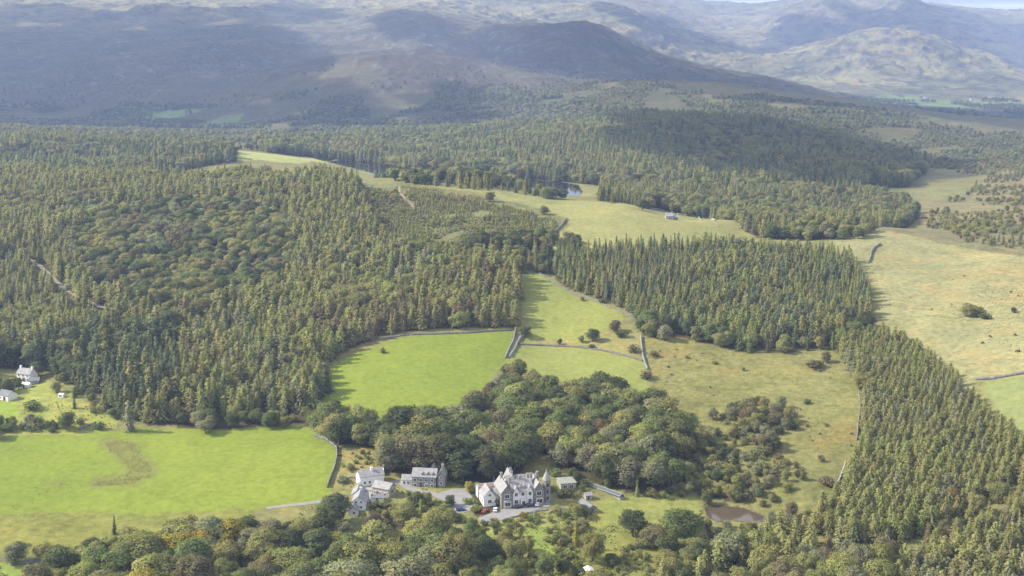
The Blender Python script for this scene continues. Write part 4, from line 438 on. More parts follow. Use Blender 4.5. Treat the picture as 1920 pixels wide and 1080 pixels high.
def leaf_material(name, translucency=0.42):
    m, n, l, out = new_mat(name)
    a = n.new('ShaderNodeAttribute'); a.attribute_type = 'INSTANCER'; a.attribute_name = 'tint'
    g = n.new('ShaderNodeNewGeometry')
    k = maprange(n, l, g.outputs['Random Per Island'], 0, 1, 0.80, 1.20)
    hs = n.new('ShaderNodeHueSaturation')
    l.new(scalec(n, l, a.outputs['Color'], k), hs.inputs['Color'])
    f = noise(n, l, g.outputs['Position'], 0.22, 3)
    l.new(maprange(n, l, f, 0.3, 0.7, 0.492, 0.508), hs.inputs['Hue'])
    l.new(maprange(n, l, f, 0.3, 0.7, 0.85, 1.15), hs.inputs['Value'])
    d = n.new('ShaderNodeBsdfDiffuse'); l.new(hs.outputs[0], d.inputs['Color'])
    t = n.new('ShaderNodeBsdfTranslucent'); l.new(mixc(n, l, 1.0, hs.outputs[0], (1.15, 1.2, 0.6), 'MULTIPLY'), t.inputs['Color'])
    mx_ = n.new('ShaderNodeMixShader'); mx_.inputs[0].default_value = translucency
    l.new(d.outputs[0], mx_.inputs[1]); l.new(t.outputs[0], mx_.inputs[2])
    l.new(mx_.outputs[0], out.inputs['Surface'])
    return m

M_GROUND = ground_material()
M_LEAF = leaf_material('foliage')
M_BARK = plain('bark', (0.11, 0.09, 0.07), 0.9, 0.35, 2.0)

def tag(o, label=None, cat=None, group=None, kind=None):
    if label: o['label'] = label
    if cat: o['category'] = cat
    if group: o['group'] = group
    if kind: o['kind'] = kind
    return o

def link(name, me, mat=None, parent=None):
    o = bpy.data.objects.new(name, me)
    C.objects.link(o)
    if mat is not None and me is not None and not me.materials:
        me.materials.append(mat)
    if parent is not None: o.parent = parent
    return o

def mesh_np(name, verts, faces):
    """mesh from an (n,3) array and an (m,3|4) array of indices"""
    me = bpy.data.meshes.new(name)
    verts = np.asarray(verts, np.float32); faces = np.asarray(faces, np.int32)
    k = faces.shape[1]
    me.vertices.add(len(verts)); me.vertices.foreach_set('co', verts.ravel())
    me.loops.add(faces.size); me.loops.foreach_set('vertex_index', faces.ravel())
    me.polygons.add(len(faces))
    me.polygons.foreach_set('loop_start', np.arange(0, faces.size, k, dtype=np.int32))
    me.polygons.foreach_set('loop_total', np.full(len(faces), k, np.int32))
    me.update(calc_edges=True)
    return me

# ---------------------------------------------------------------- ground
def build_ground():
    rows = np.concatenate([np.linspace(-500, 380, 30)[:-1], np.geomspace(380, 14500, 900)])
    cols = np.linspace(-1, 1, 640)
    cols = np.sign(cols) * (np.abs(cols) ** 1.0)
    half = np.maximum(rows, 520) * 0.60
    X = cols[None, :] * half[:, None]
    Y = np.repeat(rows[:, None], len(cols), 1)
    x = X.ravel(); y = Y.ravel()
    z = height(x, y)
    nr, nc = X.shape
    r = np.hypot(x, y)
    # base cover by range and height: rough pasture near, open fell far
    Z = z.reshape(nr, nc)
    gy, gx = np.gradient(Z)
    slope = np.hypot(gx / (np.gradient(X, axis=1)), gy / (np.gradient(Y, axis=0))).ravel()
    f1 = fbm(x / 260, y / 260, 5, 41, 0.6); f2 = fbm(x / 900, y / 900, 4, 57, 0.55); f3 = fbm(x / 60, y / 60, 4, 77, 0.6)
    col = np.empty((len(x), 3)); rough = np.full(len(x), 0.6)
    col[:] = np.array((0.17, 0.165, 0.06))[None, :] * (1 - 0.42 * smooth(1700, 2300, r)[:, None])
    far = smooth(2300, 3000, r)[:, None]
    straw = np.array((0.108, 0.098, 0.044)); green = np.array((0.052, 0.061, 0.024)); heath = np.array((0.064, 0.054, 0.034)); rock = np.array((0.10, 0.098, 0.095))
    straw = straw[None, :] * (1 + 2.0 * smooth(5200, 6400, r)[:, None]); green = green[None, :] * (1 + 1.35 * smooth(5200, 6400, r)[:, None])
    hi = smooth(20, 260, z)
    wg = np.clip(0.5 + 1.1 * f1 + 0.5 * f3 - 0.3 * hi, 0, 1)[:, None]
    fell = straw * (1 - wg) + green * wg
    wh = np.clip(smooth(0.05, 0.5, f2 + 0.6 * f1 + 0.15) * (1 - smooth(300, 420, z)), 0, 1)[:, None] * 0.85
    knoll = np.exp(-(((x + 250) / 520) ** 2 + ((y - 3850) / 480) ** 2))[:, None]
    ridge2 = (smooth(2600, 2900, y) * (1 - smooth(3400, 3700, y)) * smooth(200, 500, x))[:, None]
    wh = np.clip(wh * (smooth(3250, 3600, r) * (1 - smooth(5600, 6400, r)))[:, None] + 0.8 * knoll * np.clip(0.6 + f1 * 1.4, 0, 1)[:, None], 0, 1) * (1 - 0.85 * ridge2)
    fell = fell * (1 + 0.25 * ridge2)
    fell = fell * (1 - wh) + heath * wh
    wr = np.clip(smooth(0.34, 0.75, slope + 0.35 * f3) * smooth(3200, 4500, r) + 0.5 * smooth(0.35, 0.8, f3 + 0.4 * f1) * smooth(5200, 6500, r), 0, 0.9)[:, None]
    fell = fell * (1 - wr) + rock * wr
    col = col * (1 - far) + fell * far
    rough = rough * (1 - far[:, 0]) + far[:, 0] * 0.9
    owner = np.full(len(x), -1)
    # floors of the woods: brown litter
    for zone, mix, sp, h, pal, cover, clump, poly, seed in WOODS:
        ins = inside(poly, x, y)
        if cover >= 0.9 and 'rush' not in mix:
            col[ins] = (0.060, 0.052, 0.026); rough[ins] = 0.5
    for i, (name, label, poly, c, rg) in enumerate(COVERS):
        p = np.asarray(poly)
        m = (x > p[:, 0].min() - 40) & (x < p[:, 0].max() + 40) & (y > p[:, 1].min() - 60) & (y < p[:, 1].max() + 60)
        if not m.any(): continue
        xs, ys = x[m], y[m]
        wob = 0.004 * np.hypot(xs, ys)
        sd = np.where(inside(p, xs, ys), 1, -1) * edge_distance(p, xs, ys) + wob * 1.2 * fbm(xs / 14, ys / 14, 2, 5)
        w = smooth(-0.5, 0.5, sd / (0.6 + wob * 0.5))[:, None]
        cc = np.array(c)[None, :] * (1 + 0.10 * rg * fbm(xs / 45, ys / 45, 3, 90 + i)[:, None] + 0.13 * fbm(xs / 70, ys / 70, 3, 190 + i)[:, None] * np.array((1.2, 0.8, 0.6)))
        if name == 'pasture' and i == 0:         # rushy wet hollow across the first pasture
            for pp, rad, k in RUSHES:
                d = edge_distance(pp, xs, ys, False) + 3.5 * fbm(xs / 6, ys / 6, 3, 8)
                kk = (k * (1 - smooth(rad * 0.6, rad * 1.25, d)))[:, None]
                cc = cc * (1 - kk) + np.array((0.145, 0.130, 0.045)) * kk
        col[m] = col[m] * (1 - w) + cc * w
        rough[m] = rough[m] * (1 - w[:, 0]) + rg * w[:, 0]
        idx = np.where(m)[0][sd > 0]
        owner[idx] = i
    for poly, level in WATERS:
        d = edge_distance(poly, x, y); ins = inside(poly, x, y)
        col[ins | (d < 0.8)] = (0.10, 0.085, 0.055)
    verts = np.stack([x, y, z], 1)
    i0 = (np.arange(nr - 1)[:, None] * nc + np.arange(nc - 1)[None, :]).ravel()
    quads = np.stack([i0, i0 + 1, i0 + nc + 1, i0 + nc], 1)
    fo = owner[i0]
    fr = r[i0]
    fo = np.where((fo < 0) & (fr > 2700), -2, fo)
    coarse = smooth(2500, 5000, r)
    def emit(name, label, sel):
        q = quads[sel]
        if not len(q): return
        used, inv = np.unique(q, return_inverse=True)
        me = mesh_np(name, verts[used], inv.reshape(q.shape))
        ca = me.attributes.new('cover', 'FLOAT_COLOR', 'POINT')
        ca.data.foreach_set('color', np.concatenate([col[used], np.ones((len(used), 1))], 1).astype(np.float32).ravel())
        ra = me.attributes.new('rough', 'FLOAT', 'POINT'); ra.data.foreach_set('value', rough[used].astype(np.float32))
        sa = me.attributes.new('coarse', 'FLOAT', 'POINT'); sa.data.foreach_set('value', coarse[used].astype(np.float32))
        me.polygons.foreach_set('use_smooth', np.ones(len(me.polygons), bool))
        tag(link(name, me, M_GROUND), label, None, None, 'structure')
    emit('ground', 'rough ground and woodland floor of the valley', fo == -1)
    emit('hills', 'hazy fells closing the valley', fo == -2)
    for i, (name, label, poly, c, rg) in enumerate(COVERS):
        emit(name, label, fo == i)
build_ground()

# ---------------------------------------------------------------- water
def water_material(name, col, rough):
    m, n, l, out = new_mat(name)
    b = n.new('ShaderNodeBsdfPrincipled')
    b.inputs['Base Color'].default_value = (*col, 1); b.inputs['Roughness'].default_value = rough; b.inputs['IOR'].default_value = 1.33; b.inputs['Specular IOR Level'].default_value = 0.25
    g = n.new('ShaderNodeNewGeometry')
    bp = n.new('ShaderNodeBump'); bp.inputs['Strength'].default_value = 0.06; bp.inputs['Distance'].default_value = 0.1
    l.new(noise(n, l, g.outputs['Position'], 0.9, 3), bp.inputs['Height']); l.new(bp.outputs[0], b.inputs['Normal'])
    l.new(b.outputs[0], out.inputs['Surface'])
    return m

def flat_poly(name, poly, z, mat):
    bm = bmesh.new()
    f = bm.faces.new([bm.verts.new((px, py, z)) for px, py in poly])
    if f.normal.z < 0: bmesh.ops.reverse_faces(bm, faces=bm.faces)
    bmesh.ops.triangulate(bm, faces=bm.faces)
    me = bpy.data.meshes.new(name); bm.to_mesh(me); bm.free()
    return link(name, me, mat)
tag(flat_poly('tarn', WATERS[0][0], WATERS[0][1], water_material('tarn_water', (0.012, 0.014, 0.014), 0.05)), 'dark tarn half hidden behind the hill meadow crest', None, None, 'structure')
tag(flat_poly('pond', WATERS[1][0], WATERS[1][1], water_material('pond_water', (0.075, 0.058, 0.038), 0.06)), 'muddy pond beside the largest dark tree', None, None, 'structure')

# ---------------------------------------------------------------- tracks and tarmac
def resample(pts, step):
    p = np.array(pts, float); d = np.r_[0, np.cumsum(np.hypot(*np.diff(p, axis=0).T))]
    # smooth Catmull-Rom through the points
    n = max(2, int(d[-1] / step) + 1); t = np.linspace(0, d[-1], n)
    return np.stack([np.interp(t, d, p[:, 0]), np.interp(t, d, p[:, 1])], 1)

def smooth_line(pts, step):
    p = resample(pts, step)
    for _ in range(3):
        q = p.copy(); q[1:-1] = 0.25 * p[:-2] + 0.5 * p[1:-1] + 0.25 * p[2:]; p = q
    return p

for name, width, label, c, pts in TRACKS:
    p = smooth_line(pts, 2.0)
    t = np.gradient(p, axis=0); t /= np.linalg.norm(t, axis=1, keepdims=True) + 1e-9
    nrm = np.stack([-t[:, 1], t[:, 0]], 1)
    ww = width * (0.5 + 0.06 * fbm(np.arange(len(p)) * 0.4, np.zeros(len(p)), 2, 4))[:, None]
    V = []
    for s in (-1, -0.33, 0.33, 1):
        q = p + nrm * ww * s
        V.append(np.c_[q, height(q[:, 0], q[:, 1]) + 0.14])
    V = np.stack(V, 1); k = len(p)
    i0 = (np.arange(k - 1)[:, None] * 4 + np.arange(3)[None, :]).ravel()
    me = mesh_np(name, V.reshape(-1, 3), np.stack([i0 + 1, i0, i0 + 4, i0 + 5], 1)[:, ::-1])
    tag(link(name, me, plain(name + '_surface', c, 0.9, 0.2, 0.4)), label, None, None, 'structure')

for name, label, c, poly in PAVE:
    p = np.array(poly); x0, y0 = p.min(0); x1, y1 = p.max(0)
    bm = bmesh.new()
    f = bm.faces.new([bm.verts.new((px, py, 0)) for px, py in poly])
    if f.normal.z < 0: bmesh.ops.reverse_faces(bm, faces=bm.faces)
    for a in np.arange(math.ceil(x0 / 3) * 3, x1, 3.0):
        bmesh.ops.bisect_plane(bm, geom=bm.verts[:] + bm.edges[:] + bm.faces[:], plane_co=(a, 0, 0), plane_no=(1, 0, 0))
    for a in np.arange(math.ceil(y0 / 3) * 3, y1, 3.0):
        bmesh.ops.bisect_plane(bm, geom=bm.verts[:] + bm.edges[:] + bm.faces[:], plane_co=(0, a, 0), plane_no=(0, 1, 0))
    for v in bm.verts: v.co.z = hz(v.co.x, v.co.y) + 0.16
    bmesh.ops.triangulate(bm, faces=bm.faces)
    me = bpy.data.meshes.new(name); bm.to_mesh(me); bm.free()
    tag(link(name, me, plain(name + '_surface', c, 0.9, 0.18, 0.3)), label, None, None, 'structure')

# ---------------------------------------------------------------- trees
TINT = {'olive': (0.262, 0.252, 0.104), 'moss': (0.256, 0.266, 0.102), 'sage': (0.244, 0.248, 0.146), 'bronze': (0.205, 0.178, 0.100), 'dark': (0.118, 0.136, 0.066),
        'mid': (0.160, 0.188, 0.078), 'rust': (0.25, 0.165, 0.080), 'spruce': (0.166, 0.190, 0.108), 'gold': (0.31, 0.26, 0.06), 'lime': (0.22, 0.28, 0.080), 'plum': (0.14, 0.10, 0.105), 'rushy': (0.235, 0.205, 0.095), 'tuft': (0.165, 0.205, 0.055), 'straw': (0.28, 0.24, 0.12)}
TINT_WORD = {'olive': 'olive', 'moss': 'yellow-green', 'sage': 'grey-green', 'bronze': 'brownish', 'dark': 'dark green', 'mid': 'mid-green', 'rust': 'rust', 'spruce': 'blue-green', 'gold': 'golden', 'lime': 'lime', 'plum': 'purple', 'rushy': 'brown', 'tuft': 'green', 'straw': 'straw'}

def leaf_quads(centres, normals, sizes, rng, aspect=1.0, soft=None):
    n = len(centres)
    soft = normals if soft is None else soft
    nrm = normals / (np.linalg.norm(normals, axis=1, keepdims=True) + 1e-9)
    a = rng.normal(size=(n, 3)); a -= (a * nrm).sum(1, keepdims=True) * nrm; a /= np.linalg.norm(a, axis=1, keepdims=True) + 1e-9
    b = np.cross(nrm, a)
    s = sizes[:, None] * 0.5
    j = lambda: 1 + 0.35 * rng.uniform(-1, 1, (n, 1))
    bend = nrm * s * 0.35
    v = np.stack([centres + (a * j() + b * 0.15) * s * aspect - bend, centres + b * s * j() + bend * 0.4, centres - (a * j() - b * 0.1) * s * aspect - bend, centres - b * s * j() + bend * 0.4], 1)
    f = np.arange(n * 4).reshape(n, 4)
    sn = soft / (np.linalg.norm(soft, axis=1, keepdims=True) + 1e-9) * 0.75 + nrm * 0.25
    return v.reshape(-1, 3), f, np.repeat(sn, 4, 0)

def tube(p0, p1, r0, r1, seg=6):
    p0 = np.array(p0, float); p1 = np.array(p1, float); d = p1 - p0; d /= np.linalg.norm(d)
    u = np.cross(d, (0.3, 0.9, 0.1)); u /= np.linalg.norm(u); w = np.cross(d, u)
    t = np.arange(seg) * 2 * math.pi / seg
    ring = np.cos(t)[:, None] * u + np.sin(t)[:, None] * w
    v = np.concatenate([p0 + ring * r0, p1 + ring * r1])
    i = np.arange(seg); k = (i + 1) % seg
    return v, np.stack([i, k, k + seg, i + seg], 1)

def join(parts):
    V, Fc, o = [], [], 0
    for p in parts:
        v, f = p[0], p[1]
        V.append(v); Fc.append(f + o); o += len(v)
    return np.concatenate(V), np.concatenate(Fc)

def broadleaf(seed, n, leaf, spread=1.0, tall=1.0):
    """crown and trunk of a tree 15 m tall"""
    rng = np.random.RandomState(seed)
    H = 15.0; rx = 6.0 * spread; cz = 7.6; rz = 7.2 * tall
    nl = rng.randint(20, 28)
    lobes = []
    for k in range(nl):
        t = rng.uniform(0, 2 * math.pi); u = rng.uniform(-0.92, 1.0)
        q = math.sqrt(max(0, 1 - u * u)) ; rad = rng.uniform(0.50, 0.86)
        c = np.array((rx * rad * q * math.cos(t), rx * rad * q * math.sin(t), cz + rz * rad * u * 0.92))
        lobes.append((c, rng.uniform(1.5, 2.9) * (1.0 if u > -0.2 else 0.8)))
    lobes.append((np.array((0, 0, cz + 0.3)), 4.6 * spread)); lobes.append((np.array((0, 0, cz - 2.6)), 4.0 * spread))
    C_, N_, S_, Q_ = [], [], [], []
    w = np.array([r * r for _, r in lobes]); w /= w.sum()
    for (c, r), share in zip(lobes, w):
        m = max(8, int(n * share))
        d = rng.normal(size=(m, 3)); d /= np.linalg.norm(d, axis=1, keepdims=True)
        d[:, 2] = np.where(d[:, 2] < -0.35, -d[:, 2] * 0.7, d[:, 2])
        rr = r * rng.uniform(0.72, 1.10, (m, 1)) * (1 + 0.16 * np.sin(d[:, :1] * 7 + c[0]) * np.sin(d[:, 1:2] * 6 + c[1]))
        p = c + d * rr * np.array((1, 1, 0.86))
        C_.append(p); N_.append(d + 0.5 * rng.normal(size=(m, 3)) + np.array((0, 0, 0.25))); S_.append(leaf * rng.uniform(0.55, 1.25, m))
        g_ = (p - np.array((0, 0, cz - 1.5))) / np.array((rx, rx, rz)); Q_.append(d * 0.6 + 0.7 * g_ + np.array((0, 0, 0.2)))
    cen = np.concatenate(C_); nor = np.concatenate(N_); siz = np.concatenate(S_); sof = np.concatenate(Q_)
    keep = cen[:, 2] > 0.7
    crown = leaf_quads(cen[keep], nor[keep], siz[keep], rng, 1.0, sof[keep])
    tr = [tube((0, 0, -0.6), (0.1, 0, 4.5), 0.48, 0.34), tube((0.1, 0, 4.5), (0.2, 0.1, 10.5), 0.34, 0.12)]
    for k in range(5):
        c, r = lobes[k]
        tr.append(tube((0.12, 0.02, 3.6 + 0.6 * k), c * np.array((0.8, 0.8, 0.95)), 0.20, 0.06, 5))
    return crown, join(tr)

def conifer(seed, H, rad, levels, per, droop, leaf, lean=0.15, power=0.85, base=0.06):
    """crown of whorled boughs, and a straight trunk"""
    rng = np.random.RandomState(seed)
    cen, nor, siz = [], [], []
    for k in range(levels):
        t = (k + rng.uniform(-0.3, 0.3)) / levels
        z = H * (base + (1 - base) * t)
        rr = rad * max(0.05, (1 - t)) ** power * rng.uniform(0.70, 1.2)
        if t < 0.12: rr *= 0.75 + 2 * t
        m = max(3, int(per * (0.35 + 0.65 * (1 - t))))
        a0 = rng.uniform(0, 6.28); ph = rng.uniform(0, 6.28)
        for b in range(m):
            a = a0 + b * 6.283 / m + rng.uniform(-0.25, 0.25)
            L = rr * rng.uniform(0.6, 1.2) * (1 + 0.22 * math.sin(a + ph))
            ns = max(1, int(round(L / (leaf * 0.8))))
            for s in range(ns):
                f = (s + 0.75) / ns * rng.uniform(0.85, 1.08)
                p = (math.cos(a) * L * f, math.sin(a) * L * f, z - droop * L * f * f + 0.12 * L * f)
                cen.append(p); nor.append((math.cos(a) * (0.55 + lean), math.sin(a) * (0.55 + lean), 0.75)); siz.append(leaf * (1.15 - 0.35 * f) * rng.uniform(0.7, 1.2))
    cen = np.array(cen); sof = np.array(nor); nor = np.array(nor) + 0.26 * rng.normal(size=(len(cen), 3)); siz = np.array(siz)
    cen += 0.12 * leaf * rng.normal(size=cen.shape)
    top = (np.array([[0, 0, H * 0.985], [0, 0, H * 1.0]]), np.array([[1, 0, 0.2], [0, 1, 0.2]]), np.array([leaf * 0.5, leaf * 0.35]))
    cen = np.r_[cen, top[0]]; nor = np.r_[nor, top[1]]; siz = np.r_[siz, top[2]]; sof = np.r_[sof, top[1]]
    return leaf_quads(cen, nor, siz, rng, 1.15, sof), join([tube((0, 0, -0.6), (0, 0, H * 0.5), H * 0.017, H * 0.011), tube((0, 0, H * 0.5), (0, 0, H * 0.97), H * 0.011, H * 0.002)])

def bush(seed, n, leaf):
    """a thicket 3 m tall"""
    rng = np.random.RandomState(seed)
    C_, N_ = [], []
    for k in range(rng.randint(6, 10)):
        t = rng.uniform(0, 6.28); q = rng.uniform(0.1, 1.0)
        c = np.array((1.25 * q * math.cos(t), 1.25 * q * math.sin(t), rng.uniform(0.7, 1.9))); r = rng.uniform(0.6, 1.1)
        d = rng.normal(size=(n // 8, 3)); d /= np.linalg.norm(d, axis=1, keepdims=True)
        C_.append(c + d * r * rng.uniform(0.75, 1.1, (len(d), 1))); N_.append(d + 0.5 * rng.normal(size=d.shape) + (0, 0, 0.2))
    cen = np.concatenate(C_); nor = np.concatenate(N_); keep = cen[:, 2] > 0.05
    return leaf_quads(cen[keep], nor[keep], leaf * rng.uniform(0.6, 1.2, keep.sum()), rng), join([tube((0, 0, -0.4), (0.1 * k, 0.25 * (k - 1), 1.6), 0.07, 0.03, 5) for k in (-1, 0, 1, 2)])

def soften(me, normals, extra):
    me.polygons.foreach_set('use_smooth', np.ones(len(me.polygons), bool))
    nn = np.concatenate([normals, np.zeros((extra, 3))]) if extra else normals
    me.normals_split_custom_set_from_vertices([tuple(q) for q in nn])

KINDS = {}
def add_kind(kind, unit, gens, word, cat):
    var = []
    for i, (crown, trunk) in enumerate(gens):
        mc = mesh_np(kind + '_crown', crown[0], crown[1]); mc.materials.append(M_LEAF)
        soften(mc, crown[2], 0)
        mt = mesh_np(kind + '_trunk', *trunk); mt.materials.append(M_BARK)
        v, f = join([crown, trunk])
        mj = mesh_np(kind + '_whole', v, f); mj.materials.append(M_LEAF); mj.materials.append(M_BARK)
        mi = np.zeros(len(f), np.int32); mi[len(crown[1]):] = 1
        mj.polygons.foreach_set('material_index', mi); soften(mj, crown[2], len(trunk[0]))
        var.append((mc, mt, mj))
    KINDS[kind] = dict(unit=unit, var=var, word=word, cat=cat)
add_kind('broadleaf', 15.0, [broadleaf(s, 5200, 0.55, sp, tl) for s, sp, tl in ((1, 1, 1), (2, 1.05, 0.95), (3, 0.9, 1.05), (4, 1.1, 0.9), (5, 0.85, 1.05), (6, 1.0, 1.0), (7, 0.95, 1.0), (8, 1.08, 0.97))], 'broadleaf tree', 'tree')
add_kind('larch', 16.0, [conifer(s, 16.0, rd, 30, 12, dr, 0.85, 0.1, pw) for s, rd, dr, pw in ((11, 3.8, 0.30, 0.46), (12, 3.5, 0.24, 0.40), (13, 4.1, 0.34, 0.52), (14, 3.4, 0.28, 0.38), (15, 3.7, 0.3, 0.55), (16, 4.0, 0.22, 0.42), (17, 3.1, 0.3, 0.44), (18, 4.4, 0.26, 0.46))], 'larch tree', 'tree')
add_kind('spruce', 16.0, [conifer(s, 16.0, rd, 30, 10, dr, 0.95, 0.2, pw) for s, rd, dr, pw in ((21, 3.3, 0.45, 0.85), (22, 3.0, 0.5, 0.9), (23, 3.5, 0.42, 0.8), (24, 3.1, 0.5, 0.82), (25, 3.2, 0.4, 0.92))], 'spruce tree', 'tree')
add_kind('bush', 3.0, [bush(s, 480, 0.42) for s in (31, 32, 33, 34, 35)], 'bush', 'bush')

def tuft(seed):
    """a rush tussock 1 m tall"""
    rng = np.random.RandomState(seed); n = 16
    a = rng.uniform(0, 6.28, n); rr = rng.uniform(0.05, 0.55, n)
    cen = np.c_[np.cos(a) * rr, np.sin(a) * rr, rng.uniform(0.15, 0.6, n)]
    nor = np.c_[np.cos(a), np.sin(a), rng.uniform(0.3, 1.0, n)]
    return leaf_quads(cen, nor, rng.uniform(0.4, 0.75, n), rng), tube((0, 0, -0.2), (0, 0, 0.2), 0.08, 0.02, 3)
add_kind('rush', 1.0, [tuft(s) for s in (41, 42, 43)], 'rush', 'rush')

rs = np.random.RandomState(7)
TREES = {k: [] for k in KINDS}      # rows: x, y, z, h, width factor, rot, tint name, zone, label
solo_xy = np.array([(s[0], s[1]) for s in SOLO])
solo_r = np.array([s[3] * s[4] * (0.42 if s[2] != 'larch' else 0.2) for s in SOLO])

def scatter():
    later = []
    for wi, (zone, mix, sp, h, pal, cover, clump, poly, seed) in enumerate(WOODS):
        later.append((wi, poly))
    for wi, (zone, mix, sp, h, pal, cover, clump, poly, seed) in enumerate(WOODS):
        rng = np.random.RandomState(100 + seed)
        p = np.asarray(poly); x0, y0 = p.min(0); x1, y1 = p.max(0)
        sy = sp * 0.87
        gx = np.arange(x0, x1, sp); gy = np.arange(y0, y1, sy)
        X, Y = np.meshgrid(gx, gy); X = X + ((np.arange(len(gy)) % 2) * sp * 0.5)[:, None]
        jit = 0.22 if sp < 5 else 0.36
        x = (X + rng.uniform(-jit, jit, X.shape) * sp).ravel(); y = (Y + rng.uniform(-jit, jit, X.shape) * sp).ravel()
        ok = inside(poly, x, y)
        for wj, pj in later[wi + 1:]:
            ok &= ~inside(pj, x, y) if WOODS[wj][5] >= 0.7 and 'rush' not in WOODS[wj][1] and 'rush' not in mix else True
        for g in GAPS: ok &= ~inside(g, x, y)
        for wp, lv in WATERS: ok &= ~inside(wp, x, y)
        for b in KEEP_CLEAR: ok &= ~inside(b, x, y)
        for t in TRACKS: ok &= edge_distance(t[4], x, y, False) > t[1] * 0.5 + 1.0
        x, y = x[ok], y[ok]
        if cover < 0.9:
            nval = fbm(x / clump, y / clump, 3, 300 + seed)
            thr = np.quantile(nval, 1 - cover) if len(nval) else 0
            k = nval > thr
        else:
            k = rng.uniform(size=len(x)) < cover
        x, y = x[k], y[k]
        if not len(x): continue
        d = np.hypot(x[:, None] - solo_xy[None, :, 0], y[:, None] - solo_xy[None, :, 1])
        k = (d > solo_r[None, :]).all(1)
        x, y = x[k], y[k]
        z = height(x, y)
        kn = list(mix); pw = np.array([mix[q] for q in kn], float); pw /= pw.sum()
        # kinds and tints gather in stands rather than being shuffled one by one
        u = np.clip(0.5 + 0.9 * fbm(x / 55, y / 55, 3, 500 + seed) + rng.uniform(-0.28, 0.28, len(x)), 0.001, 0.999)
        u = np.argsort(np.argsort(u)) / max(1, len(u))
        ki = np.searchsorted(np.cumsum(pw), u, side='right').clip(0, len(kn) - 1)
        tn = list(pal); tw = np.array([pal[q] for q in tn], float); tw /= tw.sum()
        u2 = np.clip(0.5 + 0.7 * fbm(x / 38 + 9, y / 38, 3, 700 + seed) + rng.uniform(-0.45, 0.45, len(x)), 0.001, 0.999)
        u2 = np.argsort(np.argsort(u2)) / max(1, len(u2))
        perm = rng.permutation(len(tn)); tn = [tn[q] for q in perm]; tw = tw[perm]
        ti = np.searchsorted(np.cumsum(tw), u2, side='right').clip(0, len(tn) - 1)
        hh = rng.uniform(h[0], h[1], len(x)) * (1 + 0.30 * fbm(x / 45, y / 45, 3, 900 + seed))
        wf = rng.uniform(0.85, 1.2, len(x)) * (1.12 if sp >= 9 and sp < 13 and h[1] > 17 else 1.0); ro = rng.uniform(0, 6.283, len(x)); vr = rng.randint(0, 99, len(x))
        for i in range(len(x)):
            kd = kn[ki[i]]; hi_ = hh[i]
            if kd == 'bush': hi_ = min(hi_ * 0.62, 5.0)
            w = wf[i]
            if kd in ('larch', 'spruce'): w *= (1.28 if sp < 5.5 else 1.4 if sp < 8 else 1.2) if hi_ > 8 else 1.25 + 0.12 * (9 - hi_)
            TREES[kd].append((x[i], y[i], z[i], hi_, w, ro[i], tn[ti[i]], zone, None, vr[i]))
scatter()
for i, (x, y, kd, h, w, tint, label) in enumerate(SOLO):
    TREES[kd].append((x, y, hz(x, y), h, w, i * 1.7, tint, None, label, i * 7))

def tint_of(name, rng):
    c = np.array(TINT[name]); v = rng.uniform(0.84, 1.16)
    return c * v * (1 + 0.025 * rng.normal(size=3))

th = R(10.8)
def in_frame(x, y, z):
    dep = y * math.cos(th) - (z - 200) * math.sin(th); up = y * math.sin(th) + (z - 200) * math.cos(th)
    return dep, (np.abs(x / dep) < 0.425) & (np.abs(up / dep) < 0.245)

def sink(kind, h):
    return 0.15 + (0.085 * h if kind == 'broadleaf' else 0.0)      # skirts of the crowns brush the ground

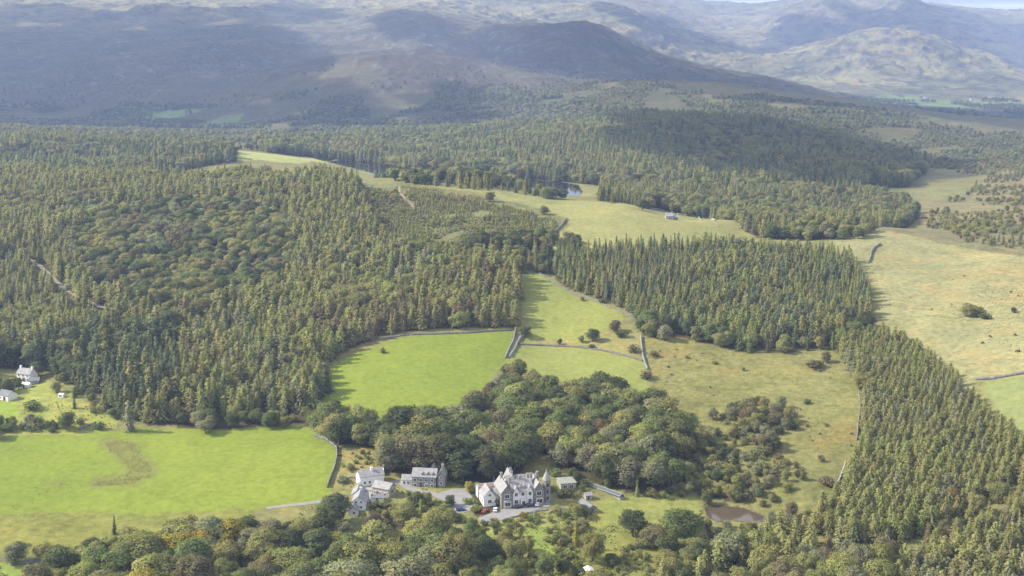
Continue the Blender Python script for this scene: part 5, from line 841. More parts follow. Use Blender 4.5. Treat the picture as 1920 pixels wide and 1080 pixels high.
def point_cloud(name, label, kind, rows, rng):
    """the rest of one kind as a single mass: one mesh of points, a tree set on each"""
    me = bpy.data.meshes.new(name)
    a = np.array([(r[0], r[1], r[2] - sink(kind, r[3])) for r in rows], np.float32)
    me.vertices.add(len(a)); me.vertices.foreach_set('co', a.ravel())
    u = KINDS[kind]['unit']
    scl = np.array([(r[3] / u * r[4], r[3] / u * r[4], r[3] / u) for r in rows], np.float32)
    rot = np.array([(0.06 * math.sin(r[5] * 5), 0.06 * math.cos(r[5] * 7), r[5]) for r in rows], np.float32)
    tin = np.array([tint_of(r[6], rng) for r in rows], np.float32)
    pick = np.array([r[9] % len(KINDS[kind]['var']) for r in rows], np.int32)
    for nm, ty, arr, key in (('scl', 'FLOAT_VECTOR', scl, 'vector'), ('rot', 'FLOAT_VECTOR', rot, 'vector'), ('pick', 'INT', pick, 'value')):
        at = me.attributes.new(nm, ty, 'POINT'); at.data.foreach_set(key, arr.ravel())
    at = me.attributes.new('tint', 'FLOAT_COLOR', 'POINT'); at.data.foreach_set('color', np.c_[tin, np.ones(len(tin))].astype(np.float32).ravel())
    me.update()
    o = link(name, me)
    src = bpy.data.collections.new(kind + '_forms')
    for i, v in enumerate(KINDS[kind]['var']):
        src.objects.link(bpy.data.objects.new('%s_form_%02d' % (kind, i), v[2]))
    ng = bpy.data.node_groups.new(name + '_planting', 'GeometryNodeTree')
    ng.interface.new_socket('Geometry', in_out='INPUT', socket_type='NodeSocketGeometry')
    ng.interface.new_socket('Geometry', in_out='OUTPUT', socket_type='NodeSocketGeometry')
    n, l = ng.nodes, ng.links
    gi = n.new('NodeGroupInput'); go = n.new('NodeGroupOutput')
    m2p = n.new('GeometryNodeMeshToPoints'); iop = n.new('GeometryNodeInstanceOnPoints')
    ci = n.new('GeometryNodeCollectionInfo'); ci.inputs['Collection'].default_value = src
    ci.inputs['Separate Children'].default_value = True; ci.inputs['Reset Children'].default_value = True
    def attr(nm, ty):
        q = n.new('GeometryNodeInputNamedAttribute'); q.data_type = ty; q.inputs['Name'].default_value = nm
        return q.outputs['Attribute']
    l.new(gi.outputs[0], m2p.inputs['Mesh']); l.new(m2p.outputs[0], iop.inputs['Points'])
    l.new(ci.outputs[0], iop.inputs['Instance']); iop.inputs['Pick Instance'].default_value = True
    l.new(attr('pick', 'INT'), iop.inputs['Instance Index'])
    e2r = n.new('FunctionNodeEulerToRotation'); l.new(attr('rot', 'FLOAT_VECTOR'), e2r.inputs[0])
    l.new(e2r.outputs[0], iop.inputs['Rotation']); l.new(attr('scl', 'FLOAT_VECTOR'), iop.inputs['Scale'])
    l.new(iop.outputs[0], go.inputs[0])
    md = o.modifiers.new('planting', 'NODES'); md.node_group = ng
    tag(o, label, None, None, 'stuff')
    return o

NAMES = {'broadleaf': 'broadleaf_tree', 'larch': 'larch_tree', 'spruce': 'spruce_tree', 'bush': 'bush', 'rush': 'rush'}
MASS = {'broadleaf': ('broadleaf_woods', 'masses of broadleaf trees filling the more distant woods'), 'larch': ('larch_woods', 'masses of olive larches filling the more distant slopes'),
        'spruce': ('spruce_woods', 'masses of dark spruces filling the more distant slopes'), 'bush': ('scrub', 'scattered thorn scrub on far moor and hillside'), 'rush': ('rushes', 'rush tussocks and coarse grass tufts over pasture and moor')}
LANDMARKS = [(PLACES[k][0], PLACES[k][1], t) for k, t in (('coach_house', 'the stone coach house'), ('white_barn', 'the tall white barn'), ('white_cottage', 'the long white cottage'), ('farmhouse', 'the white farmhouse'),
    ('farm_barn', 'the farm barn'), ('lone_cottage', 'the lone cottage'), ('garden_room', 'the flat-roofed garden building'), ('glasshouse', 'the glasshouse'), ('stone_shed', 'the narrow stone shed'), ('tin_shed', 'the tin shed'), ('hut', 'the garden hut'))]
LANDMARKS += [(PLACES['hotel'][0] + 11, PLACES['hotel'][1] + 5, 'the gabled hotel'), (WATERS[1][0][2][0], WATERS[1][0][2][1], 'the muddy pond'), (CARS[5][0], CARS[5][1], 'the car park')]
LANDMARKS += [(s[0], s[1], 'the ' + t) for s in SOLO for q, t in (('round dark tree alone on the rough', 'lone round dark tree'), ('golden yellow tree', 'golden yellow tree'), ('large dark round tree alone on the sunny', 'dark tree on the sunny lawn'), ('largest dark spreading', 'largest spreading tree'), ('purple-leaved', 'purple-leaved tree'),
    ('slender yellow-green', 'slender yellow conifer'), ('grey-green round tree alone', 'grey-green lawn tree'), ('tall pale grey conifer', 'tall pale grey conifer'), ('rust orange tree', 'rust orange tree'), ('rust brown tree in', 'rust brown gully tree'), ('broad low thicket', 'moor thicket'), ('golden tree at the bottom', 'golden bottom tree'),
    ('wide dark tree at the top of the walled', 'walled lane tree'), ('bright green round tree at the bottom', 'bright green round tree'), ('narrow dark conifer standing', 'narrow dark conifer')) if s[6].startswith(q)]
LANDMARKS += [(float(np.mean([p[0] for p in w[4]])), float(np.mean([p[1] for p in w[4]])), t) for w in WALLS for q, t in (('pale dry-stone cross', 'the pale cross wall'), ('long broken', 'the long broken wall'), ('short lower stretch', 'the short broken wall')) if w[0].startswith(q)]
def describe(r, K):
    rel = None; best = 48.0 if K['cat'] == 'tree' else 30.0
    for lx, ly, t in LANDMARKS:
        dx, dy = r[0] - lx, r[1] - ly; d = math.hypot(dx, dy)
        if d < best:
            best = d; rel = ('to the left of' if dx < 0 else 'to the right of') if abs(dx) > abs(dy) else ('behind' if dy > 0 else 'in front of')
            rel = (rel + ' ' + t.strip())
            rel = ' '.join(rel.split())
    size = 'tall' if r[3] > K['hi'] else ('small' if r[3] < K['lo'] else 'middling')
    if rel: return '%s %s %s %s' % (size, TINT_WORD[r[6]], K['word'], rel), '%s %s' % (K['word'] + ('es' if K['cat'] == 'bush' else 's'), rel)
    return '%s %s %s %s' % (size, TINT_WORD[r[6]], K['word'], r[7]), '%s %s' % (K['word'] + ('es' if K['cat'] == 'bush' else 's'), r[7])

rng_t = np.random.RandomState(55)
for kind, rows in TREES.items():
    K = KINDS[kind]
    x = np.array([r[0] for r in rows]); y = np.array([r[1] for r in rows]); z = np.array([r[2] for r in rows]); h = np.array([r[3] for r in rows]); w = np.array([r[4] for r in rows])
    dep, vis = in_frame(x, y, z + h * 0.8)
    size = h * np.sqrt(w) / dep * np.where(vis, 1, 0.0)
    size = np.where([r[8] is not None for r in rows], 9.0, size)
    order = np.argsort(-size)
    own = [i for i in order[:300] if size[i] > 0] if kind != 'rush' else []
    rest = [rows[i] for i in range(len(rows)) if i not in set(own)]
    if own: K['lo'], K['hi'] = np.quantile([rows[i][3] for i in own], (0.33, 0.67))
    for i in own:
        r = rows[i]
        mc, mt, _ = K['var'][r[9] % len(K['var'])]
        e = bpy.data.objects.new(NAMES[kind], None); C.objects.link(e)
        e.empty_display_size = 0.5
        e.location = (r[0], r[1], r[2] - sink(kind, r[3])); e.rotation_euler = (0.05 * math.sin(r[5] * 5), 0.05 * math.cos(r[5] * 7), r[5])
        e.scale = (r[3] / K['unit'] * r[4], r[3] / K['unit'] * r[4], r[3] / K['unit'])
        if r[8]: tag(e, r[8], K['cat'])
        else:
            lb, gr = describe(r, K); tag(e, lb, K['cat'], gr)
        oc = link('crown', mc, None, e); oc['tint'] = [float(q) for q in tint_of(r[6], rng_t)]
        link('trunk' if kind != 'bush' else 'stem', mt, None, e)
    if rest: point_cloud(MASS[kind][0], MASS[kind][1], kind, rest, rng_t)
    print(kind, len(rows), 'own', len(own))

# ---------------------------------------------------------------- building kit
def stone_material(name, col, var=0.3, scale=1.3):
    m, n, l, out = new_mat(name)
    tcn = n.new('ShaderNodeTexCoord')
    vo = n.new('ShaderNodeTexVoronoi'); vo.inputs['Scale'].default_value = 2.6
    l.new(tcn.outputs['Object'], vo.inputs['Vector'])
    f1 = noise(n, l, tcn.outputs['Object'], scale, 5)
    sepc = n.new('ShaderNodeSeparateColor'); l.new(vo.outputs['Color'], sepc.inputs[0])
    k = mathn(n, l, 'MULTIPLY', maprange(n, l, sepc.outputs[0], 0, 1, 1 - var, 1 + var), maprange(n, l, f1, 0.25, 0.75, 0.75, 1.25))
    b = n.new('ShaderNodeBsdfPrincipled'); l.new(scalec(n, l, tuple(col), k), b.inputs['Base Color'])
    b.inputs['Roughness'].default_value = 0.9; b.inputs['Specular IOR Level'].default_value = 0.2
    bp = n.new('ShaderNodeBump'); bp.inputs['Strength'].default_value = 0.6; bp.inputs['Distance'].default_value = 0.06
    l.new(vo.outputs['Distance'], bp.inputs['Height']); bp.invert = True
    l.new(bp.outputs[0], b.inputs['Normal']); l.new(b.outputs[0], out.inputs['Surface'])
    return m

M_STONE = stone_material('grey_stone', (0.20, 0.19, 0.18))
M_STONE_WARM = stone_material('warm_stone', (0.30, 0.27, 0.23))
M_WHITE = plain('white_render', (0.63, 0.625, 0.60), 0.8, 0.16, 0.5)
M_SLATE = stone_material('pale_slate', (0.245, 0.24, 0.235), 0.18, 0.6)
M_SLATE_DK = stone_material('dark_slate', (0.16, 0.165, 0.175), 0.2, 0.6)
M_FRAME = plain('white_frame', (0.75, 0.75, 0.74), 0.6, 0.05)
M_TIN = plain('pale_tin', (0.55, 0.56, 0.56), 0.5, 0.1)
M_FELT = plain('green_grey_felt', (0.22, 0.235, 0.20), 0.9, 0.15, 0.4)
M_RED = plain('red_brown_roof', (0.20, 0.12, 0.09), 0.9, 0.25, 0.6)
M_DOOR = plain('dark_timber', (0.06, 0.05, 0.045), 0.6, 0.2)
M_METAL = plain('grey_metal', (0.4, 0.4, 0.4), 0.4, 0.1)
def glass_material():
    m, n, l, out = new_mat('dark_glass')
    b = n.new('ShaderNodeBsdfPrincipled'); b.inputs['Base Color'].default_value = (0.02, 0.025, 0.03, 1)
    b.inputs['Roughness'].default_value = 0.08
    l.new(b.outputs[0], out.inputs['Surface']); return m
M_GLASS = glass_material()
def clear_glass():
    m, n, l, out = new_mat('greenhouse_glass')
    b = n.new('ShaderNodeBsdfPrincipled'); b.inputs['Base Color'].default_value = (0.10, 0.13, 0.12, 1)
    b.inputs['Roughness'].default_value = 0.12; b.inputs['Alpha'].default_value = 0.75
    l.new(b.outputs[0], out.inputs['Surface']); return m
M_GREENHOUSE = clear_glass()

class MB:
    """collects solid pieces into one mesh object"""
    def __init__(self): self.bm = bmesh.new()
    def hexa(self, b, t):
        v = [self.bm.verts.new(p) for p in list(b) + list(t)]
        n = len(b)
        self.bm.faces.new(v[:n][::-1]); self.bm.faces.new(v[n:])
        for i in range(n): self.bm.faces.new((v[i], v[(i + 1) % n], v[(i + 1) % n + n], v[i + n]))
    def box(self, x0, x1, y0, y1, z0, z1):
        q = [(x0, y0), (x1, y0), (x1, y1), (x0, y1)]
        self.hexa([(a, b, z0) for a, b in q], [(a, b, z1) for a, b in q])
    def poly(self, pts, off):
        self.hexa(pts, [tuple(np.add(p, off)) for p in pts])
    def build(self, name, mat, parent=None):
        bmesh.ops.recalc_face_normals(self.bm, faces=self.bm.faces)
        me = bpy.data.meshes.new(name); self.bm.to_mesh(me); self.bm.free()
        return link(name, me, mat, parent)

def thing(name, label, cat, loc, rz=0.0, group=None):
    o = bpy.data.objects.new(name, None); C.objects.link(o); o.location = loc; o.rotation_euler = (0, 0, rz); o.empty_display_size = 1.0
    return tag(o, label, cat, group)

def block(par, x0, x1, y0, y1, eave, ridge, axis='x', wall=M_STONE, roof=M_SLATE, over=0.35, z0=-2.0, gable_wall=None):
    """walls with gables and a pitched roof of two slabs with thickness"""
    m = MB()
    if axis == 'x':
        ym = (y0 + y1) / 2
        pr = [(y0, z0), (y1, z0), (y1, eave), (ym, ridge), (y0, eave)]
        m.hexa([(x0, a, b) for a, b in pr], [(x1, a, b) for a, b in pr])
    else:
        xm = (x0 + x1) / 2
        pr = [(x0, z0), (x1, z0), (x1, eave), (xm, ridge), (x0, eave)]
        m.hexa([(a, y0, b) for a, b in pr], [(a, y1, b) for a, b in pr])
    m.build('wall', wall, par)
    r = MB(); t = 0.22
    if axis == 'x':
        ym = (y0 + y1) / 2; k = (ridge - eave) / (ym - y0)
        for s, ye in ((-1, y0 - over), (1, y1 + over)):
            ze = eave - k * over + 0.06
            r.hexa([(x0 - over, ye, ze), (x1 + over, ye, ze), (x1 + over, ym, ridge + 0.06), (x0 - over, ym, ridge + 0.06)],
                   [(x0 - over, ye, ze + t), (x1 + over, ye, ze + t), (x1 + over, ym, ridge + 0.06 + t), (x0 - over, ym, ridge + 0.06 + t)])
    else:
        xm = (x0 + x1) / 2; k = (ridge - eave) / (xm - x0)
        for s, xe in ((-1, x0 - over), (1, x1 + over)):
            ze = eave - k * over + 0.06
            r.hexa([(xe, y0 - over, ze), (xm, y0 - over, ridge + 0.06), (xm, y1 + over, ridge + 0.06), (xe, y1 + over, ze)],
                   [(xe, y0 - over, ze + t), (xm, y0 - over, ridge + 0.06 + t), (xm, y1 + over, ridge + 0.06 + t), (xe, y1 + over, ze + t)])
    return r.build('roof', roof, par)

def chimney(roof, x, y, z0, z1, mat=None, w=0.55, d=0.4):
    m = MB(); m.box(x - w, x + w, y - d, y + d, z0, z1); m.box(x - w - 0.08, x + w + 0.08, y - d - 0.08, y + d + 0.08, z1, z1 + 0.15)
    for s in (-0.28, 0.28): m.box(x + s - 0.11, x + s + 0.11, y - 0.11, y + 0.11, z1 + 0.15, z1 + 0.6)
    return m.build('chimney', mat or M_STONE_WARM, roof)

def window(par, face, u, z, w=1.1, h=1.4, at=0.0, frame=M_FRAME):
    """face: 'front' (y=at, looking to -y), 'left' (x=at), 'right' (x=at)"""
    f = MB(); p = MB()
    def put(mb, u0, u1, z0, z1, d0, d1):
        if face == 'front': mb.box(u0, u1, at - d1, at - d0, z0, z1)
        elif face == 'left': mb.box(at - d1, at - d0, u0, u1, z0, z1)
        else: mb.box(at + d0, at + d1, u0, u1, z0, z1)
    put(f, u - w / 2 - 0.16, u + w / 2 + 0.16, z - 0.16, z + h + 0.16, 0.003, 0.07)
    put(p, u - w / 2, u - 0.05, z, z + h, 0.05, 0.09); put(p, u + 0.05, u + w / 2, z, z + h, 0.05, 0.09)
    fo = f.build('window', frame, par); p.build('pane', M_GLASS, fo)
    return fo

def door(par, u, at, w=1.1, h=2.1, z=0.0, mat=None):
    m = MB(); m.box(u - w / 2, u + w / 2, at - 0.08, at - 0.003, z, z + h)
    o = m.build('door', mat or M_DOOR, par)
    k = MB(); k.box(u + w / 2 - 0.2, u + w / 2 - 0.12, at - 0.14, at - 0.08, z + 1.0, z + 1.12); k.build('handle', M_METAL, o)

def dormer(roof, x, y0, z0, w=1.5, h=1.3, d=2.2, wall=M_STONE, slate=M_SLATE):
    m = MB(); xm = x
    pr = [(x - w / 2, z0), (x + w / 2, z0), (x + w / 2, z0 + h), (xm, z0 + h + 0.75), (x - w / 2, z0 + h)]
    m.hexa([(a, y0, b) for a, b in pr], [(a, y0 + d, b) for a, b in pr])
    m.box(x - 0.42, x + 0.42, y0 - 0.05, y0 - 0.003, z0 + 0.25, z0 + h)
    o = m.build('dormer', wall, roof)
    g = m = MB(); m.box(x - 0.36, x + 0.36, y0 - 0.09, y0 - 0.06, z0 + 0.32, z0 + h - 0.06)
    for s in (-1, 1):
        xe = x + s * (w / 2 + 0.2); ze = z0 + h - 0.2
        m.hexa([(xe, y0 - 0.25, ze), (xm, y0 - 0.25, z0 + h + 0.8), (xm, y0 + d, z0 + h + 0.8), (xe, y0 + d, ze)],
               [(xe, y0 - 0.25, ze + 0.14), (xm, y0 - 0.25, z0 + h + 0.94), (xm, y0 + d, z0 + h + 0.94), (xe, y0 + d, ze + 0.14)])
    m.build('dormer_roof', slate, roof)

def start(key, name, label, cat='house', dz=0.0, yaw=None):
    x, y, z, a, L = PLACES[key]
    return thing(name, label, cat, (x, y, z + dz), a if yaw is None else yaw), L

# ---------------------------------------------------------------- the hotel
H, L = start('hotel', 'hotel', 'large gabled stone and white hotel with a corner spire above the forecourt', 'hotel', 0.3)
r = block(H, 0.0, 5.2, -1.2, 12.5, 6.9, 10.2, 'y', M_STONE, M_SLATE)                 # near cross wing
chimney(r, 4.9, 3.5, 7.5, 12.2); chimney(r, 2.6, 9.5, 9.5, 12.6)
for z in (1.0, 4.3): window(H, 'front', 2.6, z, 1.9, 1.7, -1.2)
m = MB(); m.box(1.0, 4.3, -2.3, -1.2, -2, 3.3); m.build('bay', M_STONE_WARM, H); window(H, 'front', 2.65, 1.0, 2.5, 1.7, -2.3)
for yy in (2.5, 6.5, 10): window(H, 'left', yy, 1.2, 1.0, 1.6, 0.0); window(H, 'left', yy, 4.5, 1.0, 1.5, 0.0)
r = block(H, 5.2, 15.0, 0.2, 8.4, 6.6, 10.6, 'x', M_WHITE, M_SLATE)                   # main range
chimney(r, 13.9, 5.4, 9.0, 12.6); chimney(r, 9.8, 4.5, 10.0, 12.4)
dormer(r, 9.4, 1.3, 7.3, 1.2, 0.9, 1.8, M_WHITE); dormer(r, 11.0, 1.3, 7.3, 1.2, 0.9, 1.8, M_WHITE)
for x0, x1, nm in ((5.5, 8.5, 0), (11.9, 14.8, 1)):                                   # two white gables
    block(H, x0, x1, -0.6, 4.5, 6.0, 9.0, 'y', M_WHITE, M_SLATE, 0.3)
    xm = (x0 + x1) / 2
    window(H, 'front', xm, 1.2, 1.5, 1.7, -0.6); window(H, 'front', xm, 4.6, 1.2, 1.6, -0.6)
m = MB(); m.box(8.9, 11.5, -1.5, 0.2, -2, 3.1); m.build('porch', M_WHITE, H)
door(H, 10.2, -1.5, 1.4, 2.3, 0.1); window(H, 'front', 10.2, 4.4, 1.3, 1.5, 0.2)
r = block(H, 15.0, 19.9, -1.0, 11.0, 6.9, 10.4, 'y', M_STONE, M_SLATE)                # far cross wing
chimney(r, 15.6, 6.0, 8.5, 12.4); chimney(r, 19.0, 8.0, 8.0, 12.2)
m = MB(); m.box(15.9, 19.1, -2.0, -1.0, -2, 3.4); m.build('bay', M_STONE_WARM, H); window(H, 'front', 17.5, 1.0, 2.5, 1.9, -2.0)
window(H, 'front', 17.45, 4.4, 2.0, 1.8, -1.0)
def tower():
    def ring(rad, z, cx=21.6, cy=1.4): return [(cx + rad * math.cos(R(22.5 + 45 * k)), cy + rad * math.sin(R(22.5 + 45 * k)), z) for k in range(8)]
    m = MB(); m.hexa(ring(1.9, -2.5), ring(1.85, 10.2)); m.hexa(ring(2.05, 10.2), ring(2.05, 10.5)); t = m.build('tower', M_STONE, H)
    s = MB(); s.hexa(ring(2.05, 10.5), ring(0.06, 15.2)); sp = s.build('spire', M_SLATE, t)
    f = MB(); f.hexa(ring(0.09, 15.1), ring(0.05, 15.9)); f.build('finial', M_METAL, t)
    for z in (1.5, 4.6, 7.6):
        g = MB(); g.box(21.2, 22.0, -0.45, -0.30, z, z + 1.5); g.build('tower_window', M_GLASS, t)
        g = MB(); g.box(22.9, 23.42, 1.0, 1.8, z, z + 1.5); g.build('tower_window', M_GLASS, t)
tower()
r = block(H, 5.2, 19.5, 8.6, 15.5, 6.6, 10.0, 'x', M_WHITE, M_SLATE)                  # rear range
chimney(r, 8.0, 12.0, 9.5, 12.0)
r = block(H, 6.0, 10.0, 10.5, 19.5, 7.2, 11.2, 'y', M_WHITE, M_SLATE); chimney(r, 8.0, 14.5, 10.8, 12.6)
r = block(H, -7.2, -1.6, 2.8, 11.5, 4.2, 7.4, 'y', M_WHITE, M_SLATE)                  # white wing with its gable to the car park
window(H, 'front', -4.4, 1.2, 1.6, 1.5, 2.8); window(H, 'front', -4.4, 4.4, 1.1, 1.1, 2.8)
for yy in (5, 8.5): window(H, 'left', yy, 1.3, 1.1, 1.4, -7.2)
block(H, -1.8, 0.3, 4.0, 10.5, 4.4, 6.4, 'x', M_WHITE, M_SLATE)
m = MB(); m.box(-7.5, 4.0, 13.2, 17.5, -2, 5.2); m.build('wall', M_WHITE, H)
m = MB(); m.box(-7.7, 4.2, 13.0, 17.7, 5.2, 5.4); m.box(-6.9, 3.4, 13.8, 16.9, 5.403, 5.46); rf = m.build('flat_roof', M_SLATE, H)
m = MB(); m.box(-6.7, 3.2, 14.0, 16.7, 5.465, 5.52); m.build('roof_deck', M_RED, rf)

# ---------------------------------------------------------------- stone coach house with dormers
H, L = start('coach_house', 'coach_house', 'long dark stone coach house with three dormers beside the car park', 'house', 0.2)
r = block(H, 0, 11.2, 0, 7.2, 5.0, 7.9, 'x', M_STONE, M_SLATE)
for x in (5.0, 7.4, 9.9): dormer(r, x, 0.5, 5.2, 1.3, 0.9, 2.0)
for x in (1.3, 4.1, 6.8, 9.4): window(H, 'front', x, 2.7, 1.3, 1.3, 0); window(H, 'front', x, 0.2, 1.2, 1.3, 0) if x != 4.1 else door(H, x, 0)
block(H, 6.5, 10.5, 5.0, 11.5, 5.2, 8.6, 'y', M_STONE, M_SLATE)
r = block(H, 11.8, 15.3, 0.8, 8.2, 5.6, 8.2, 'y', M_STONE, M_SLATE); chimney(r, 13.5, 5.5, 7.5, 9.6)
window(H, 'front', 13.5, 1.2, 1.1, 1.5, 0.8); window(H, 'front', 13.5, 4.0, 1.0, 1.3, 0.8)
dormer(r, 14.4, 1.2, 5.6, 1.1, 0.7, 1.5)
block(H, -5.4, -0.3, 1.8, 6.4, 2.5, 4.2, 'x', M_WHITE, M_SLATE)
window(H, 'front', -4.2, 0.5, 1.0, 1.2, 1.8); window(H, 'front', -2.2, 0.5, 1.0, 1.2, 1.8)

# ---------------------------------------------------------------- white cottages and barns
H, L = start('white_barn', 'white_barn', 'tall whitewashed barn at the top of the cottage yard', 'barn', 0.2)
r = block(H, 0, L, 0, 6.5, 4.6, 6.9, 'x', M_WHITE, M_SLATE); chimney(r, L * 0.55, 2.4, 5.6, 7.8, M_WHITE)
window(H, 'front', 2.2, 1.2, 1.0, 1.2); window(H, 'front', 4.6, 1.2, 1.0, 1.2); door(H, 7.2, 0)
H, L = start('long_barn', 'long_barn', 'pale-roofed barn with a dark gable end beside the yard', 'barn', 0.2)
block(H, 0, L + 0.6, 0, 6.0, 3.9, 6.0, 'x', M_STONE_WARM, M_SLATE)
for x in (1.4, 4.4, 7.0): window(H, 'front', x, 0.9, 0.9, 1.1)
door(H, 2.9, 0); m = MB(); m.box(L + 0.605, L + 0.66, 2.4, 3.4, 1.6, 2.9); m.build('loft_door', M_DOOR, H)
H, L = start('white_cottage', 'white_cottage', 'long white cottage with its gable end behind the big dark tree', 'house', 0.2)
r = block(H, 0, L, 0, 9.5, 4.0, 6.3, 'y', M_WHITE, M_SLATE); chimney(r, L / 2, 8.5, 5.8, 7.6, M_WHITE)
for x in (L * 0.3, L * 0.68): window(H, 'front', x, 0.8, 0.9, 1.1); window(H, 'front', x, 3.2, 0.8, 1.0)
r = block(H, -1.6, 3.6, 9.7, 18.5, 3.6, 5.6, 'y', M_WHITE, M_SLATE); chimney(r, 1.0, 17.5, 5.0, 6.8, M_WHITE)
for yy in (2.5, 6.5): window(H, 'right', yy, 1.0, 1.0, 1.2, L)
H, L = start('low_cottage', 'low_cottage', 'small low white cottage in front of the long white one', 'house', 0.2)
block(H, 0, L, 0, 6.0, 2.6, 4.3, 'y', M_WHITE, M_SLATE); window(H, 'front', L * 0.62, 0.8, 1.0, 1.1)
H, L = start('garden_shed', 'garden_shed', 'low grey-roofed shed at the corner of the cottage yard', 'shed', 0.1)
block(H, 0, L, 0, 3.6, 2.0, 3.0, 'x', M_WHITE, M_SLATE_DK); door(H, L * 0.5, 0, 0.9, 1.8)

# ---------------------------------------------------------------- the farmhouse by the larch wood
H, L = start('farmhouse', 'farmhouse', 'white farmhouse under the dark conifers', 'house', 0.2)
r = block(H, 0, L, 0, 6.2, 4.4, 6.9, 'x', M_WHITE, M_SLATE); chimney(r, 0.6, 3.1, 6.2, 8.0, M_WHITE); chimney(r, L - 0.6, 3.1, 6.2, 8.0, M_WHITE)
for x in (1.6, 4.7, 7.8): window(H, 'front', x, 2.8, 0.9, 1.1); window(H, 'front', x, 0.6, 0.9, 1.2) if x != 4.7 else door(H, x, 0)
H, L = start('farm_lean_to', 'lean_to', 'grey-roofed extension against the white farmhouse', 'shed', 0.1)
block(H, 0, L + 1.2, 0, 4.6, 2.2, 3.6, 'x', M_STONE, M_SLATE_DK); window(H, 'front', 2.2, 0.8, 1.0, 0.9)
H, L = start('farm_outhouse', 'outhouse', 'low pale-roofed outhouse below the white farmhouse', 'shed', 0.1)
block(H, 0, L, 0, 3.0, 1.9, 2.8, 'x', M_WHITE, M_TIN); door(H, L * 0.4, 0, 0.9, 1.7)
H, L = start('farm_barn', 'farm_barn', 'grey-roofed white barn at the edge of the bright lawn', 'barn', 0.1)
block(H, 0, L, 0, 6.4, 3.0, 4.9, 'x', M_WHITE, M_SLATE_DK); window(H, 'front', 2.2, 0.9, 1.0, 1.0); door(H, 5.4, 0, 1.8, 2.2)
H, L = start('hut', 'garden_hut', 'little rounded white hut on the farmhouse lawn', 'hut', 0.0)
m = MB()
pr = [(-0.1, -0.8), (2.6, -0.8), (2.6, 1.5), (2.0, 2.1), (1.25, 2.3), (0.5, 2.1), (-0.1, 1.5)]
m.hexa([(0, a, b) for a, b in pr], [(3.2, a, b) for a, b in pr]); m.build('body', M_TIN, H)
m = MB(); m.box(0.6, 2.4, -0.14, -0.105, 0.7, 1.4); m.build('window', M_GLASS, H)

# ---------------------------------------------------------------- outlying buildings
H, L = start('lone_cottage', 'lone_cottage', 'small grey stone cottage alone on the hill meadow', 'house', 0.2, R(6))
r = block(H, 0, 6.2, 0, 5.6, 3.6, 5.8, 'x', M_STONE_WARM, M_SLATE); chimney(r, 5.7, 2.8, 5.0, 6.8)
for x in (1.3, 4.6): window(H, 'front', x, 0.6); window(H, 'front', x, 2.3, 1.0, 0.9)
door(H, 2.95, 0)
block(H, 6.4, 10.2, 0.6, 5.0, 2.6, 4.2, 'x', M_STONE, M_SLATE)
H, L = start('garden_room', 'garden_building', 'flat-roofed garden building with a green-grey roof behind the tower', 'shed', 0.1)
m = MB(); m.box(0, L, 0, 8.0, -2, 2.9); m.build('wall', M_STONE_WARM, H)
m = MB(); m.box(-0.4, L + 0.4, -0.4, 8.4, 2.9, 3.15); m.build('roof', M_FELT, H); window(H, 'front', 2, 0.9, 1.6, 1.2); window(H, 'front', 5, 0.9, 1.6, 1.2)
H, L = start('glasshouse', 'glasshouse', 'long narrow glasshouse below the hotel wood', 'glasshouse', 0.1)
m = MB(); m.box(0, 2.6, 0, 21, -1.5, 0.7); m.build('wall', M_STONE_WARM, H)
m = MB()
for s in (0, 1):
    xe = 0.0 if s == 0 else 2.6
    m.hexa([(xe, 0, 1.7), (1.3, 0, 2.6), (1.3, 21, 2.6), (xe, 21, 1.7)], [(xe, 0, 1.74), (1.3, 0, 2.64), (1.3, 21, 2.64), (xe, 21, 1.74)])
m.box(0.0, 0.04, 0, 21, 0.7, 1.7); m.box(2.56, 2.6, 0, 21, 0.7, 1.7)
m.build('glazing', M_GREENHOUSE, H)
m = MB(); m.box(1.22, 1.38, -0.1, 21.1, 2.64, 2.76); m.box(-0.1, 0.06, -0.1, 21.1, 1.74, 1.86); m.box(2.54, 2.7, -0.1, 21.1, 1.74, 1.86)
m.build('frame', M_METAL, H)
H, L = start('stone_shed', 'stone_shed', 'narrow stone shed with a mossy slate roof by the garden lane', 'shed', 0.1)
block(H, 0, L, 0, 9.5, 2.0, 3.2, 'y', M_STONE, M_SLATE_DK); door(H, L / 2, 0, 0.9, 1.8)
H, L = start('stone_outhouse', 'stone_outhouse', 'tiny square stone outhouse above the narrow shed', 'shed', 0.1)
block(H, 0, L + 0.6, 0, 3.2, 2.0, 2.9, 'x', M_STONE_WARM, M_SLATE); door(H, L / 2, 0, 0.8, 1.7)
H, L = start('tin_shed', 'tin_shed', 'pale tin-roofed shed at the foot of the garden lane', 'shed', 0.1)
block(H, 0, L, 0, 6.0, 1.9, 2.6, 'y', M_STONE, M_TIN); door(H, L / 2, 0, 0.9, 1.7)
for key, lab in (('valley_farm', 'far white farmhouse in the green valley, at the foot of the sunlit crag'), ('valley_farm_b', 'far white farmhouse further along the green valley'), ('valley_farm_c', 'far white farm building nearest the dark ridge')):
    H, L = start(key, 'far_farmhouse', lab, 'house', 0.0, 0.1)
    r = block(H, 0, 16, 0, 9, 6, 10, 'x', M_WHITE, M_SLATE); chimney(r, 2, 4.5, 9, 12)
    for x in (3, 8, 13): window(H, 'front', x, 3.4, 1.6, 1.8); window(H, 'front', x, 0.6, 1.6, 1.8)

